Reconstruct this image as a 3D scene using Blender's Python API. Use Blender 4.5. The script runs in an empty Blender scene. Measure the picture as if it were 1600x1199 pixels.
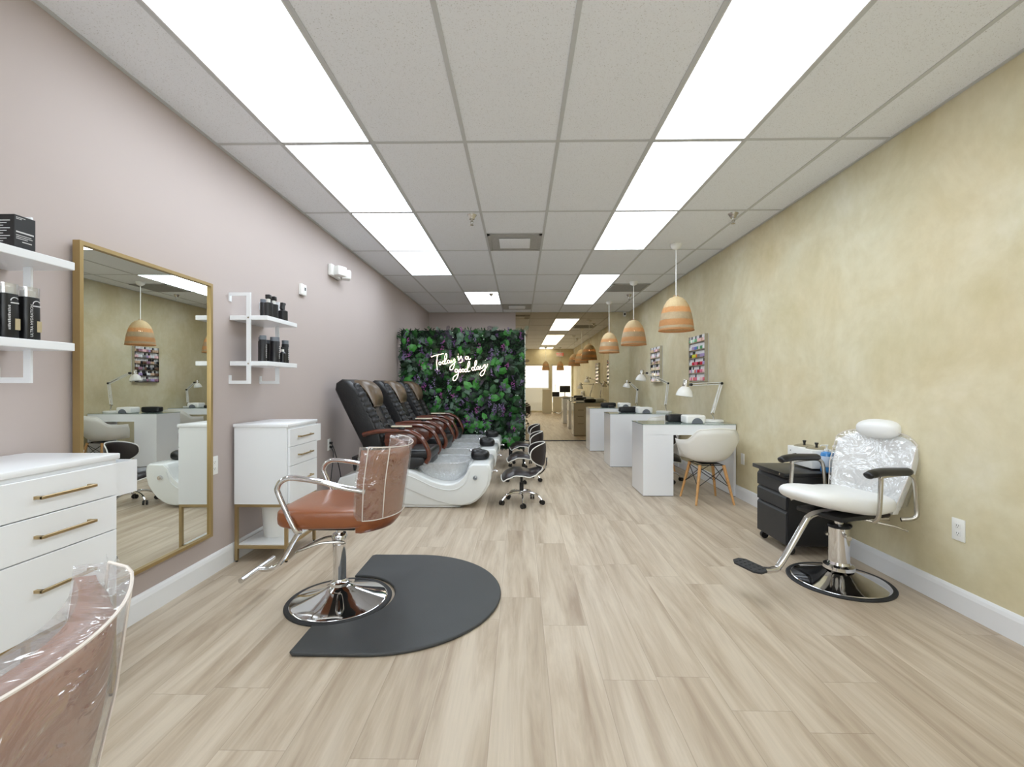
import bpy, bmesh, math, random
from mathutils import Vector, Matrix
random.seed(7)
C = bpy.context.scene.collection
PI = math.pi
R = math.radians
# ------------------------------------------------------------------ camera, light, exposure
cam = bpy.data.cameras.new('camera'); co = bpy.data.objects.new('camera', cam); C.objects.link(co)
cam.sensor_width = 36.0; cam.lens = 715.0 / 1600.0 * 36.0
cam.clip_start = 0.05; cam.shift_y = 1.5 / 1600.0
co.location = (0, 0, 1.245); co.rotation_euler = (R(90), 0, R(0.96))
bpy.context.scene.camera = co
w = bpy.data.worlds.new('world'); bpy.context.scene.world = w; w.use_nodes = True
w.node_tree.nodes['Background'].inputs[0].default_value = (0.90, 0.96, 1.0, 1)
w.node_tree.nodes['Background'].inputs[1].default_value = 4.4
vs = bpy.context.scene.view_settings
vs.view_transform = 'Standard'; vs.look = 'None'; vs.gamma = 1.0; vs.use_curve_mapping = False
vs.exposure = 0.37
PANEL = 6.0      # emission strength of the ceiling light panels

XL, XR, YF, YB, H = -2.02, 2.41, -0.42, 10.1, 2.84

# ------------------------------------------------------------------ materials
def s2l(c):
    c = c / 255.0
    return c / 12.92 if c <= 0.04045 else ((c + 0.055) / 1.055) ** 2.4
def rgb(r, g, b): return (s2l(r), s2l(g), s2l(b), 1)
def mat(name, col, rough=0.5, metal=0.0, spec=0.5, noise=0.0, nscale=8.0, bump=0.0, bscale=60.0, coat=0.0, emit=None, es=0.0, alpha=1.0, trans=0.0, sheen=0.0):
    m = bpy.data.materials.new(name); m.use_nodes = True
    nt = m.node_tree; b = nt.nodes['Principled BSDF']
    b.inputs['Base Color'].default_value = col
    b.inputs['Roughness'].default_value = rough
    b.inputs['Metallic'].default_value = metal
    b.inputs['Specular IOR Level'].default_value = spec
    b.inputs['Coat Weight'].default_value = coat
    b.inputs['Alpha'].default_value = alpha
    b.inputs['Transmission Weight'].default_value = trans
    if emit:
        b.inputs['Emission Color'].default_value = emit; b.inputs['Emission Strength'].default_value = es
    if noise or bump:
        tc = nt.nodes.new('ShaderNodeTexCoord')
    if noise:
        n = nt.nodes.new('ShaderNodeTexNoise'); n.inputs['Scale'].default_value = nscale; n.inputs['Detail'].default_value = 5
        nt.links.new(tc.outputs['Object'], n.inputs['Vector'])
        mx = nt.nodes.new('ShaderNodeMix'); mx.data_type = 'RGBA'
        mx.inputs[6].default_value = tuple(max(0, c * (1 - noise)) for c in col[:3]) + (1,)
        mx.inputs[7].default_value = tuple(min(1, c * (1 + noise)) for c in col[:3]) + (1,)
        nt.links.new(n.outputs['Fac'], mx.inputs[0]); nt.links.new(mx.outputs[2], b.inputs['Base Color'])
    if bump:
        n2 = nt.nodes.new('ShaderNodeTexNoise'); n2.inputs['Scale'].default_value = bscale; n2.inputs['Detail'].default_value = 3
        nt.links.new(tc.outputs['Object'], n2.inputs['Vector'])
        bp = nt.nodes.new('ShaderNodeBump'); bp.inputs['Strength'].default_value = bump; bp.inputs['Distance'].default_value = 0.01
        nt.links.new(n2.outputs['Fac'], bp.inputs['Height']); nt.links.new(bp.outputs['Normal'], b.inputs['Normal'])
    return m
def ramp(nt, fac, stops):
    r = nt.nodes.new('ShaderNodeValToRGB'); nt.links.new(fac, r.inputs[0])
    els = r.color_ramp.elements
    while len(els) < len(stops): els.new(0.5)
    for e, (p, c) in zip(els, stops): e.position = p; e.color = c
    return r.outputs[0]
def mathn(nt, op, a, b=None, c=None):
    n = nt.nodes.new('ShaderNodeMath'); n.operation = op
    for i, v in enumerate((a, b, c)):
        if v is None: continue
        if isinstance(v, (int, float)): n.inputs[i].default_value = v
        else: nt.links.new(v, n.inputs[i])
    return n.outputs[0]
def mixc(nt, f, a, b, mode='MIX'):
    n = nt.nodes.new('ShaderNodeMix'); n.data_type = 'RGBA'; n.blend_type = mode
    for i, v in ((0, f), (6, a), (7, b)):
        if isinstance(v, (int, float)): n.inputs[i].default_value = v
        elif isinstance(v, tuple): n.inputs[i].default_value = v
        else: nt.links.new(v, n.inputs[i])
    return n.outputs[2]

def floor_mat():
    m = bpy.data.materials.new('oak_vinyl_planks'); m.use_nodes = True; nt = m.node_tree; b = nt.nodes['Principled BSDF']
    tc = nt.nodes.new('ShaderNodeTexCoord'); sp = nt.nodes.new('ShaderNodeSeparateXYZ'); nt.links.new(tc.outputs['Object'], sp.inputs[0])
    X = mathn(nt, 'DIVIDE', mathn(nt, 'ADD', sp.outputs[0], 0.337 + 0.229 * 20), 0.229)
    row = mathn(nt, 'FLOOR', X); fx = mathn(nt, 'FRACT', X)
    wn = nt.nodes.new('ShaderNodeTexWhiteNoise'); wn.noise_dimensions = '1D'; nt.links.new(row, wn.inputs['W'])
    Yv = mathn(nt, 'DIVIDE', mathn(nt, 'ADD', sp.outputs[1], mathn(nt, 'MULTIPLY', wn.outputs['Value'], 7.0)), 1.22)
    idx = mathn(nt, 'FLOOR', Yv); fy = mathn(nt, 'FRACT', Yv)
    sx = mathn(nt, 'LESS_THAN', mathn(nt, 'MINIMUM', fx, mathn(nt, 'SUBTRACT', 1.0, fx)), 0.0055)
    sy = mathn(nt, 'LESS_THAN', mathn(nt, 'MINIMUM', fy, mathn(nt, 'SUBTRACT', 1.0, fy)), 0.0012)
    seam = mathn(nt, 'MAXIMUM', sx, sy)
    wn2 = nt.nodes.new('ShaderNodeTexWhiteNoise'); wn2.noise_dimensions = '2D'
    cb = nt.nodes.new('ShaderNodeCombineXYZ'); nt.links.new(row, cb.inputs[0]); nt.links.new(idx, cb.inputs[1]); nt.links.new(cb.outputs[0], wn2.inputs['Vector'])
    off = mathn(nt, 'MULTIPLY', wn2.outputs['Value'], 30.0)
    cv = nt.nodes.new('ShaderNodeCombineXYZ')
    nt.links.new(mathn(nt, 'ADD', mathn(nt, 'MULTIPLY', sp.outputs[0], 11.0), off), cv.inputs[0])
    nt.links.new(mathn(nt, 'MULTIPLY', sp.outputs[1], 0.9), cv.inputs[1]); nt.links.new(off, cv.inputs[2])
    n1 = nt.nodes.new('ShaderNodeTexNoise'); n1.inputs['Scale'].default_value = 1.0; n1.inputs['Detail'].default_value = 6; n1.inputs['Roughness'].default_value = 0.6; n1.inputs['Distortion'].default_value = 0.6
    nt.links.new(cv.outputs[0], n1.inputs['Vector'])
    cv2 = nt.nodes.new('ShaderNodeCombineXYZ')
    nt.links.new(mathn(nt, 'ADD', mathn(nt, 'MULTIPLY', sp.outputs[0], 90.0), off), cv2.inputs[0])
    nt.links.new(mathn(nt, 'MULTIPLY', sp.outputs[1], 4.0), cv2.inputs[1]); nt.links.new(off, cv2.inputs[2])
    n2 = nt.nodes.new('ShaderNodeTexNoise'); n2.inputs['Scale'].default_value = 1.0; n2.inputs['Detail'].default_value = 4
    nt.links.new(cv2.outputs[0], n2.inputs['Vector'])
    base = ramp(nt, n1.outputs['Fac'], [(0.28, rgb(158, 139, 118)), (0.46, rgb(182, 166, 145)), (0.62, rgb(199, 185, 165))])
    fine = ramp(nt, n2.outputs['Fac'], [(0.3, (0.93, 0.93, 0.93, 1)), (0.6, (1, 1, 1, 1))])
    c = mixc(nt, 1.0, base, fine, 'MULTIPLY')
    tint = ramp(nt, wn2.outputs['Value'], [(0.0, (0.96, 0.96, 0.96, 1)), (1.0, (1.0, 1.0, 1.0, 1))])
    c = mixc(nt, 1.0, c, tint, 'MULTIPLY')
    c = mixc(nt, mathn(nt, 'MULTIPLY', seam, 0.4), c, rgb(120, 104, 88))
    nt.links.new(c, b.inputs['Base Color'])
    b.inputs['Roughness'].default_value = 0.42; b.inputs['Specular IOR Level'].default_value = 0.35
    bp = nt.nodes.new('ShaderNodeBump'); bp.inputs['Strength'].default_value = 0.12; bp.inputs['Distance'].default_value = 0.003
    nt.links.new(mathn(nt, 'SUBTRACT', n2.outputs['Fac'], seam), bp.inputs['Height']); nt.links.new(bp.outputs['Normal'], b.inputs['Normal'])
    return m
def plaster_mat():
    m = bpy.data.materials.new('olive_gold_plaster'); m.use_nodes = True; nt = m.node_tree; b = nt.nodes['Principled BSDF']
    tc = nt.nodes.new('ShaderNodeTexCoord')
    n1 = nt.nodes.new('ShaderNodeTexNoise'); n1.inputs['Scale'].default_value = 1.9; n1.inputs['Detail'].default_value = 9; n1.inputs['Roughness'].default_value = 0.66; n1.inputs['Distortion'].default_value = 0.35
    n2 = nt.nodes.new('ShaderNodeTexNoise'); n2.inputs['Scale'].default_value = 14; n2.inputs['Detail'].default_value = 4
    nt.links.new(tc.outputs['Object'], n1.inputs['Vector']); nt.links.new(tc.outputs['Object'], n2.inputs['Vector'])
    c = ramp(nt, n1.outputs['Fac'], [(0.28, rgb(202, 193, 156)), (0.45, rgb(211, 203, 171)), (0.58, rgb(218, 212, 184)), (0.74, rgb(226, 221, 200))])
    f = ramp(nt, n2.outputs['Fac'], [(0.3, (0.95, 0.95, 0.94, 1)), (0.7, (1, 1, 1, 1))])
    n3 = nt.nodes.new('ShaderNodeTexNoise'); n3.inputs['Scale'].default_value = 0.9; n3.inputs['Detail'].default_value = 5; nt.links.new(tc.outputs['Object'], n3.inputs['Vector'])
    warm = ramp(nt, n3.outputs['Fac'], [(0.35, (1.0, 1.0, 1.0, 1)), (0.62, (1.03, 0.975, 0.92, 1))])
    c = mixc(nt, 1.0, c, warm, 'MULTIPLY')
    nt.links.new(mixc(nt, 1.0, c, f, 'MULTIPLY'), b.inputs['Base Color'])
    b.inputs['Roughness'].default_value = 0.62; b.inputs['Specular IOR Level'].default_value = 0.3
    bp = nt.nodes.new('ShaderNodeBump'); bp.inputs['Strength'].default_value = 0.06; bp.inputs['Distance'].default_value = 0.01
    nt.links.new(n2.outputs['Fac'], bp.inputs['Height']); nt.links.new(bp.outputs['Normal'], b.inputs['Normal'])
    return m
def tile_mat():
    m = bpy.data.materials.new('acoustic_tile'); m.use_nodes = True; nt = m.node_tree; b = nt.nodes['Principled BSDF']
    tc = nt.nodes.new('ShaderNodeTexCoord')
    n1 = nt.nodes.new('ShaderNodeTexNoise'); n1.inputs['Scale'].default_value = 190; n1.inputs['Detail'].default_value = 2
    nt.links.new(tc.outputs['Object'], n1.inputs['Vector'])
    c = ramp(nt, n1.outputs['Fac'], [(0.30, rgb(200, 200, 200)), (0.37, rgb(240, 243, 249)), (1.0, rgb(244, 247, 252))])
    nt.links.new(c, b.inputs['Base Color']); b.inputs['Roughness'].default_value = 0.9; b.inputs['Specular IOR Level'].default_value = 0.1
    return m
def wood_mat(name, a, c2, scale=14.0, rough=0.28, coat=0.4):
    m = bpy.data.materials.new(name); m.use_nodes = True; nt = m.node_tree; b = nt.nodes['Principled BSDF']
    tc = nt.nodes.new('ShaderNodeTexCoord'); mp = nt.nodes.new('ShaderNodeMapping'); mp.inputs['Scale'].default_value = (1, 6, 3)
    nt.links.new(tc.outputs['Object'], mp.inputs[0])
    n = nt.nodes.new('ShaderNodeTexNoise'); n.inputs['Scale'].default_value = scale; n.inputs['Detail'].default_value = 5; n.inputs['Distortion'].default_value = 1.0
    nt.links.new(mp.outputs[0], n.inputs['Vector'])
    nt.links.new(ramp(nt, n.outputs['Fac'], [(0.3, a), (0.7, c2)]), b.inputs['Base Color'])
    b.inputs['Roughness'].default_value = rough; b.inputs['Coat Weight'].default_value = coat
    return m
def rattan_mat():
    m = bpy.data.materials.new('woven_rattan'); m.use_nodes = True; nt = m.node_tree; b = nt.nodes['Principled BSDF']
    tc = nt.nodes.new('ShaderNodeTexCoord'); sp = nt.nodes.new('ShaderNodeSeparateXYZ'); nt.links.new(tc.outputs['Object'], sp.inputs[0])
    z = mathn(nt, 'MULTIPLY', sp.outputs[2], 1.0)
    n = nt.nodes.new('ShaderNodeTexNoise'); n.inputs['Scale'].default_value = 55; n.inputs['Detail'].default_value = 3
    nt.links.new(tc.outputs['Object'], n.inputs['Vector'])
    zz = mathn(nt, 'ADD', mathn(nt, 'DIVIDE', z, 0.39), mathn(nt, 'MULTIPLY', mathn(nt, 'SUBTRACT', n.outputs['Fac'], 0.5), 0.03))
    pale = rgb(214, 196, 160); tan = rgb(206, 164, 122); grey = rgb(188, 176, 150)
    r = nt.nodes.new('ShaderNodeValToRGB'); r.color_ramp.interpolation = 'CONSTANT'; nt.links.new(zz, r.inputs[0])
    st = [(0.0, tan), (0.05, grey), (0.12, tan), (0.30, grey), (0.50, tan), (0.66, pale)]
    e = r.color_ramp.elements
    while len(e) < len(st): e.new(0.5)
    for k, (p, c) in zip(e, st): k.position = p; k.color = c
    nt.links.new(mixc(nt, 0.35, r.outputs[0], mixc(nt, n.outputs['Fac'], rgb(130, 96, 58), rgb(240, 222, 186)), 'OVERLAY'), b.inputs['Base Color'])
    b.inputs['Roughness'].default_value = 0.75
    wv = nt.nodes.new('ShaderNodeTexWave'); wv.bands_direction = 'Z'; wv.inputs['Scale'].default_value = 45; wv.inputs['Distortion'].default_value = 2
    nt.links.new(tc.outputs['Object'], wv.inputs['Vector'])
    bp = nt.nodes.new('ShaderNodeBump'); bp.inputs['Strength'].default_value = 0.5; bp.inputs['Distance'].default_value = 0.006
    nt.links.new(wv.outputs['Fac'], bp.inputs['Height']); nt.links.new(bp.outputs['Normal'], b.inputs['Normal'])
    # thin weave lets some of the bulb light through
    tr = nt.nodes.new('ShaderNodeBsdfTranslucent'); tr.inputs[0].default_value = rgb(236, 204, 160)
    vo = nt.nodes.new('ShaderNodeTexVoronoi'); vo.inputs['Scale'].default_value = 95; nt.links.new(tc.outputs['Object'], vo.inputs['Vector'])
    band = nt.nodes.new('ShaderNodeValToRGB'); band.color_ramp.interpolation = 'CONSTANT'; nt.links.new(zz, band.inputs[0])
    sb = [(0.0, 1), (0.05, 0), (0.12, 1), (0.30, 0), (0.50, 1), (0.66, 0)]
    e2 = band.color_ramp.elements
    while len(e2) < len(sb): e2.new(0.5)
    for k, (pp, c) in zip(e2, sb): k.position = pp; k.color = (c, c, c, 1)
    hole = mathn(nt, 'LESS_THAN', vo.outputs['Distance'], mathn(nt, 'MULTIPLY_ADD', band.outputs[0], 0.20, 0.14))
    ms = nt.nodes.new('ShaderNodeMixShader'); nt.links.new(mathn(nt, 'MULTIPLY_ADD', band.outputs[0], 0.25, 0.15), ms.inputs[0])
    tp = nt.nodes.new('ShaderNodeBsdfTransparent'); mh = nt.nodes.new('ShaderNodeMixShader'); nt.links.new(hole, mh.inputs[0])
    out = nt.nodes['Material Output']
    nt.links.new(b.outputs[0], ms.inputs[1]); nt.links.new(tr.outputs[0], ms.inputs[2])
    nt.links.new(ms.outputs[0], mh.inputs[1]); nt.links.new(tp.outputs[0], mh.inputs[2]); nt.links.new(mh.outputs[0], out.inputs[0])
    return m
def film_mat(name, clear=0.78, tint=(1, 1, 1, 1), rough=0.08, bump=0.6, bscale=14.0, haze=0.35):
    """clear sheet: transparent with gloss and a little milky haze"""
    m = bpy.data.materials.new(name); m.use_nodes = True; nt = m.node_tree
    for n in list(nt.nodes):
        if n.type != 'OUTPUT_MATERIAL': nt.nodes.remove(n)
    out = nt.nodes['Material Output']
    t = nt.nodes.new('ShaderNodeBsdfTransparent'); t.inputs[0].default_value = tint
    g = nt.nodes.new('ShaderNodeBsdfGlossy'); g.inputs['Roughness'].default_value = rough
    d = nt.nodes.new('ShaderNodeBsdfDiffuse'); d.inputs[0].default_value = (0.85, 0.87, 0.88, 1)
    m1 = nt.nodes.new('ShaderNodeMixShader'); m1.inputs[0].default_value = haze
    nt.links.new(g.outputs[0], m1.inputs[1]); nt.links.new(d.outputs[0], m1.inputs[2])
    m2 = nt.nodes.new('ShaderNodeMixShader'); m2.inputs[0].default_value = 1 - clear
    nt.links.new(t.outputs[0], m2.inputs[1]); nt.links.new(m1.outputs[0], m2.inputs[2]); nt.links.new(m2.outputs[0], out.inputs[0])
    if bump:
        tc = nt.nodes.new('ShaderNodeTexCoord'); n = nt.nodes.new('ShaderNodeTexNoise'); n.inputs['Scale'].default_value = bscale; n.inputs['Detail'].default_value = 3; n.inputs['Distortion'].default_value = 1.5
        nt.links.new(tc.outputs['Object'], n.inputs['Vector'])
        bp = nt.nodes.new('ShaderNodeBump'); bp.inputs['Strength'].default_value = bump; bp.inputs['Distance'].default_value = 0.03
        nt.links.new(n.outputs['Fac'], bp.inputs['Height']); nt.links.new(bp.outputs['Normal'], g.inputs['Normal'])
    return m
def leaf_mat(name, col, rough=0.5):
    m = mat(name, col, rough, noise=0.35, nscale=9)
    return m

M = dict(
    floor=floor_mat(), plaster=plaster_mat(), tile=tile_mat(),
    pink=mat('pink_wall_paint', rgb(186, 174, 169), 0.7, spec=0.2, noise=0.02, nscale=2),
    trimwhite=mat('white_trim_paint', rgb(232, 233, 234), 0.4),
    grid=mat('ceiling_grid_metal', rgb(200, 202, 204), 0.5),
    lightframe=mat('light_frame_white', rgb(225, 225, 225), 0.5),
    diffuser=mat('lit_diffuser', (1, 1, 1, 1), 0.5, emit=(0.81, 0.90, 1.0, 1), es=PANEL),
    white=mat('white_lacquer', rgb(236, 238, 240), 0.28, coat=0.2),
    gloss=mat('white_gloss_lacquer', rgb(238, 240, 243), 0.12, coat=0.5),
    whitep=mat('white_plastic', rgb(236, 236, 232), 0.35),
    shell=mat('white_shell_plastic', rgb(238, 237, 231), 0.4),
    gold=mat('brushed_brass', rgb(178, 156, 116), 0.32, metal=0.85, noise=0.05, nscale=30),
    goldmatt=mat('satin_gold_frame', rgb(172, 148, 102), 0.4, metal=0.7),
    mirror=mat('mirror_silver', rgb(232, 234, 228), 0.0, metal=1.0),
    bronze=mat('bronze_tinted_mirror', rgb(206, 190, 162), 0.01, metal=1.0),
    chrome=mat('chrome', rgb(222, 222, 224), 0.06, metal=1.0),
    steel=mat('brushed_steel', rgb(196, 192, 184), 0.25, metal=1.0),
    rubber=mat('black_rubber', rgb(32, 33, 35), 0.6, noise=0.1, nscale=30),
    matrub=mat('black_mat_vinyl', rgb(58, 60, 61), 0.5, noise=0.12, nscale=7, bump=0.15, bscale=220),
    black=mat('black_plastic', rgb(22, 22, 24), 0.35),
    blackmetal=mat('black_powder_metal', rgb(26, 26, 28), 0.38),
    charcoal=mat('charcoal_metal', rgb(44, 45, 47), 0.5),
    brown=mat('cognac_leather', rgb(140, 82, 48), 0.33, noise=0.10, nscale=5, bump=0.08, bscale=90, coat=0.15),
    wleather=mat('white_leather', rgb(232, 232, 230), 0.4, bump=0.08, bscale=60),
    bleather=mat('black_leather', rgb(17, 17, 19), 0.40, bump=0.12, bscale=70),
    bwrink=mat('black_creased_leather', rgb(27, 27, 29), 0.32, bump=0.9, bscale=16),
    tanpillow=mat('worn_headrest_leather', rgb(92, 76, 58), 0.35, noise=0.45, nscale=5, bump=0.1, bscale=30),
    stoolleather=mat('brown_black_leather', rgb(38, 30, 29), 0.32, noise=0.2, nscale=5),
    piping=mat('white_piping', rgb(226, 224, 218), 0.5),
    cherry=wood_mat('cherry_wood', rgb(60, 24, 12), rgb(108, 50, 26), coat=0.7),
    beech=wood_mat('beech_wood', rgb(190, 140, 84), rgb(212, 164, 106), rough=0.45, coat=0.0),
    acryl=mat('white_acrylic_tub', rgb(226, 229, 228), 0.18, coat=0.4),
    film=film_mat('clear_vinyl_cover', clear=0.74, rough=0.07, bump=1.1, bscale=7, haze=0.16),
    filmhazy=film_mat('loose_vinyl_cover', clear=0.66, rough=0.10, bump=2.2, bscale=6, haze=0.30),
    liner=film_mat('clear_tub_liner', clear=0.45, rough=0.10, bump=3.0, bscale=26, haze=0.4),
    clear=film_mat('clear_plastic_cap', clear=0.5, rough=0.05, bump=0, haze=0.3),
    paneglass=film_mat('window_glass', clear=0.92, rough=0.0, bump=0, haze=0.0),
    frost=film_mat('frosted_film', clear=0.25, rough=0.4, bump=0, haze=0.95),
    deskglass=mat('tabletop_glass', rgb(150, 165, 160), 0.03, spec=0.8, coat=0.6),
    grey=mat('grey_plastic', rgb(108, 114, 122), 0.4),
    vent=mat('vent_grey', rgb(172, 171, 168), 0.6, noise=0.15, nscale=40),
    ventd=mat('vent_dark', rgb(96, 95, 92), 0.6),
    rattan=rattan_mat(),
    bulb=mat('warm_bulb', (1, 1, 1, 1), 0.3, emit=(1.0, 0.80, 0.58, 1), es=14),
    neon=mat('neon_tube', (1, 1, 1, 1), 0.3, emit=(1.0, 0.74, 0.56, 1), es=5.0),
    blue=mat('blue_lotion', rgb(70, 140, 205), 0.15, noise=0.1, nscale=12, coat=0.4),
    bluelabel=mat('pale_blue_label', rgb(190, 205, 225), 0.5),
    cream=mat('cream_laminate', rgb(214, 206, 184), 0.5),
    red=mat('exit_letters', rgb(220, 60, 60), 0.4, emit=rgb(225, 50, 50), es=1.0),
    textw=mat('white_print', rgb(205, 205, 205), 0.6),
    textg=mat('pale_gold_print', rgb(180, 165, 130), 0.5),
    backer=mat('dark_green_backing', rgb(14, 34, 18), 0.8),
    ledstrip=mat('white_panel_edge', rgb(225, 232, 225), 0.5),
    paving=mat('pale_pavement', rgb(170, 168, 162), 0.8, noise=0.1, nscale=3),
    seam=mat('film_seam', rgb(214, 205, 196), 0.4),
)

# ------------------------------------------------------------------ mesh builder
class MB:
    def __init__(s): s.bm = bmesh.new(); s.mi = 0
    def _tag(s, faces):
        for f in faces: f.material_index = s.mi
    def box(s, x0, y0, z0, x1, y1, z1, bev=0.0, seg=2, M4=None):
        vs = [s.bm.verts.new((x, y, z)) for x in (x0, x1) for y in (y0, y1) for z in (z0, z1)]
        fs = [s.bm.faces.new([vs[i] for i in q]) for q in ((0, 1, 3, 2), (4, 6, 7, 5), (0, 4, 5, 1), (2, 3, 7, 6), (0, 2, 6, 4), (1, 5, 7, 3))]
        bmesh.ops.recalc_face_normals(s.bm, faces=fs)
        s._tag(fs)
        if bev > 0:
            es = list({e for f in fs for e in f.edges})
            r = bmesh.ops.bevel(s.bm, geom=es, offset=bev, segments=seg, profile=0.5, affect='EDGES')
            s._tag(r['faces']); vs = list({v for f in r['faces'] for v in f.verts} | {v for v in vs if v.is_valid})
        if M4 is not None:
            for v in vs:
                if v.is_valid: v.co = M4 @ v.co
        return s
    def tube(s, pts, r, n=10, cap=True, flat=1.0, up=None):
        pts = [Vector(p) for p in pts]; rings = []; k = len(pts)
        rr = r if isinstance(r, (list, tuple)) else [r] * k
        prev = None
        for i, p in enumerate(pts):
            t = (pts[min(i + 1, k - 1)] - pts[max(i - 1, 0)]).normalized()
            if prev is None:
                a = Vector(up) if up else (Vector((0, 0, 1)) if abs(t.z) < 0.9 else Vector((1, 0, 0)))
                u = (a - t * a.dot(t)).normalized()
            else:
                u = (prev - t * prev.dot(t)).normalized()
            prev = u; v = t.cross(u)
            rings.append([s.bm.verts.new(p + u * (math.cos(2 * PI * j / n) * rr[i]) + v * (math.sin(2 * PI * j / n) * rr[i] * flat)) for j in range(n)])
        fs = []
        for a, b in zip(rings, rings[1:]):
            for j in range(n): fs.append(s.bm.faces.new((a[j], a[(j + 1) % n], b[(j + 1) % n], b[j])))
        if cap:
            fs.append(s.bm.faces.new(rings[0][::-1])); fs.append(s.bm.faces.new(rings[-1]))
        s._tag(fs); return s
    def lathe(s, prof, cx=0, cy=0, cz=0, n=32, M4=None):
        rings = []; fs = []
        for r, z in prof:
            if r < 1e-5: rings.append([s.bm.verts.new((cx, cy, cz + z))])
            else: rings.append([s.bm.verts.new((cx + r * math.cos(2 * PI * j / n), cy + r * math.sin(2 * PI * j / n), cz + z)) for j in range(n)])
        for a, b in zip(rings, rings[1:]):
            for j in range(n):
                k = (j + 1) % n
                if len(a) == 1 and len(b) == 1: break
                if len(a) == 1: fs.append(s.bm.faces.new((a[0], b[k], b[j])))
                elif len(b) == 1: fs.append(s.bm.faces.new((a[j], a[k], b[0])))
                else: fs.append(s.bm.faces.new((a[j], a[k], b[k], b[j])))
        if M4 is not None:
            for rg in rings:
                for v in rg: v.co = M4 @ v.co
        s._tag(fs); return s
    def cyl(s, p0, p1, r0, r1=None, n=16):
        return s.tube([p0, p1], [r0, r1 if r1 is not None else r0], n)
    def prism(s, poly, axis, a0, a1, bev=0.0, seg=2):
        """poly: 2D points; axis 'y' -> (x,z) profile, 'z' -> (x,y), 'x' -> (y,z)"""
        def mk(p, a):
            return {'y': (p[0], a, p[1]), 'z': (p[0], p[1], a), 'x': (a, p[0], p[1])}[axis]
        A = [s.bm.verts.new(mk(p, a0)) for p in poly]; B = [s.bm.verts.new(mk(p, a1)) for p in poly]
        fs = [s.bm.faces.new(A), s.bm.faces.new(B[::-1])]
        n = len(poly)
        for i in range(n): fs.append(s.bm.faces.new((A[i], B[i], B[(i + 1) % n], A[(i + 1) % n])))
        bmesh.ops.recalc_face_normals(s.bm, faces=fs); s._tag(fs)
        if bev > 0:
            es = [e for e in set(fs[0].edges) | set(fs[1].edges)]
            r = bmesh.ops.bevel(s.bm, geom=es, offset=bev, segments=seg, profile=0.5, affect='EDGES', clamp_overlap=True)
            s._tag(r['faces'])
        return s
    def cushion(s, fn, rx, ry, px=4.0, pz=2.6, n=56, m=18):
        """rounded cushion: fn(x, y, t) with t -1 (bottom) to 1 (top) gives the final point"""
        def q(v, p): return math.copysign(abs(v) ** (2.0 / p), v)
        rings = []
        for i in range(m + 1):
            a = -PI / 2 + PI * i / m
            if i in (0, m): rings.append([s.bm.verts.new(fn(0, 0, math.copysign(1, a)))]); continue
            k = q(math.cos(a), pz); t = q(math.sin(a), pz)
            rings.append([s.bm.verts.new(fn(rx * k * q(math.cos(2 * PI * j / n), px), ry * k * q(math.sin(2 * PI * j / n), px), t)) for j in range(n)])
        # extra inner rings keep the top and bottom smooth
        fs = []
        for a, b in zip(rings, rings[1:]):
            for j in range(n):
                k = (j + 1) % n
                if len(a) == 1: fs.append(s.bm.faces.new((a[0], b[k], b[j])))
                elif len(b) == 1: fs.append(s.bm.faces.new((a[j], a[k], b[0])))
                else: fs.append(s.bm.faces.new((a[j], a[k], b[k], b[j])))
        s._tag(fs); return s
    def ell(s, c, r, n=20, m=12, p=2.0, rotM=None):
        """superellipsoid: p > 2 gives a squarer cushion"""
        def q(v): return math.copysign(abs(v) ** (2.0 / p), v)
        rings = []
        for i in range(m + 1):
            a = -PI / 2 + PI * i / m
            if i in (0, m): pts = [(0, 0, q(math.sin(a)))]
            else: pts = [(q(math.cos(a)) * q(math.cos(2 * PI * j / n)), q(math.cos(a)) * q(math.sin(2 * PI * j / n)), q(math.sin(a))) for j in range(n)]
            rg = []
            for x, y, z in pts:
                v = Vector((x * r[0], y * r[1], z * r[2]))
                if rotM is not None: v = rotM @ v
                rg.append(s.bm.verts.new(v + Vector(c)))
            rings.append(rg)
        fs = []
        for a, b in zip(rings, rings[1:]):
            for j in range(n):
                k = (j + 1) % n
                if len(a) == 1: fs.append(s.bm.faces.new((a[0], b[k], b[j])))
                elif len(b) == 1: fs.append(s.bm.faces.new((a[j], a[k], b[0])))
                else: fs.append(s.bm.faces.new((a[j], a[k], b[k], b[j])))
        s._tag(fs); return s
    def grid(s, fn, nu, nv, thick=None, fn2=None):
        """surface fn(u,v); with fn2 a closed slab between the two surfaces"""
        A = [[s.bm.verts.new(fn(i / nu, j / nv)) for j in range(nv + 1)] for i in range(nu + 1)]
        fs = []
        for i in range(nu):
            for j in range(nv): fs.append(s.bm.faces.new((A[i][j], A[i + 1][j], A[i + 1][j + 1], A[i][j + 1])))
        if fn2:
            B = [[s.bm.verts.new(fn2(i / nu, j / nv)) for j in range(nv + 1)] for i in range(nu + 1)]
            for i in range(nu):
                for j in range(nv): fs.append(s.bm.faces.new((B[i][j], B[i][j + 1], B[i + 1][j + 1], B[i + 1][j])))
            for i in range(nu):
                fs.append(s.bm.faces.new((A[i][0], B[i][0], B[i + 1][0], A[i + 1][0])))
                fs.append(s.bm.faces.new((A[i][nv], A[i + 1][nv], B[i + 1][nv], B[i][nv])))
            for j in range(nv):
                fs.append(s.bm.faces.new((A[0][j], A[0][j + 1], B[0][j + 1], B[0][j])))
                fs.append(s.bm.faces.new((A[nu][j], B[nu][j], B[nu][j + 1], A[nu][j + 1])))
        s._tag(fs); return s
    def quad(s, a, b, c, d):
        f = s.bm.faces.new([s.bm.verts.new(p) for p in (a, b, c, d)]); f.material_index = s.mi; return s
    def poly(s, pts):
        f = s.bm.faces.new([s.bm.verts.new(p) for p in pts]); f.material_index = s.mi; return s
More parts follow.
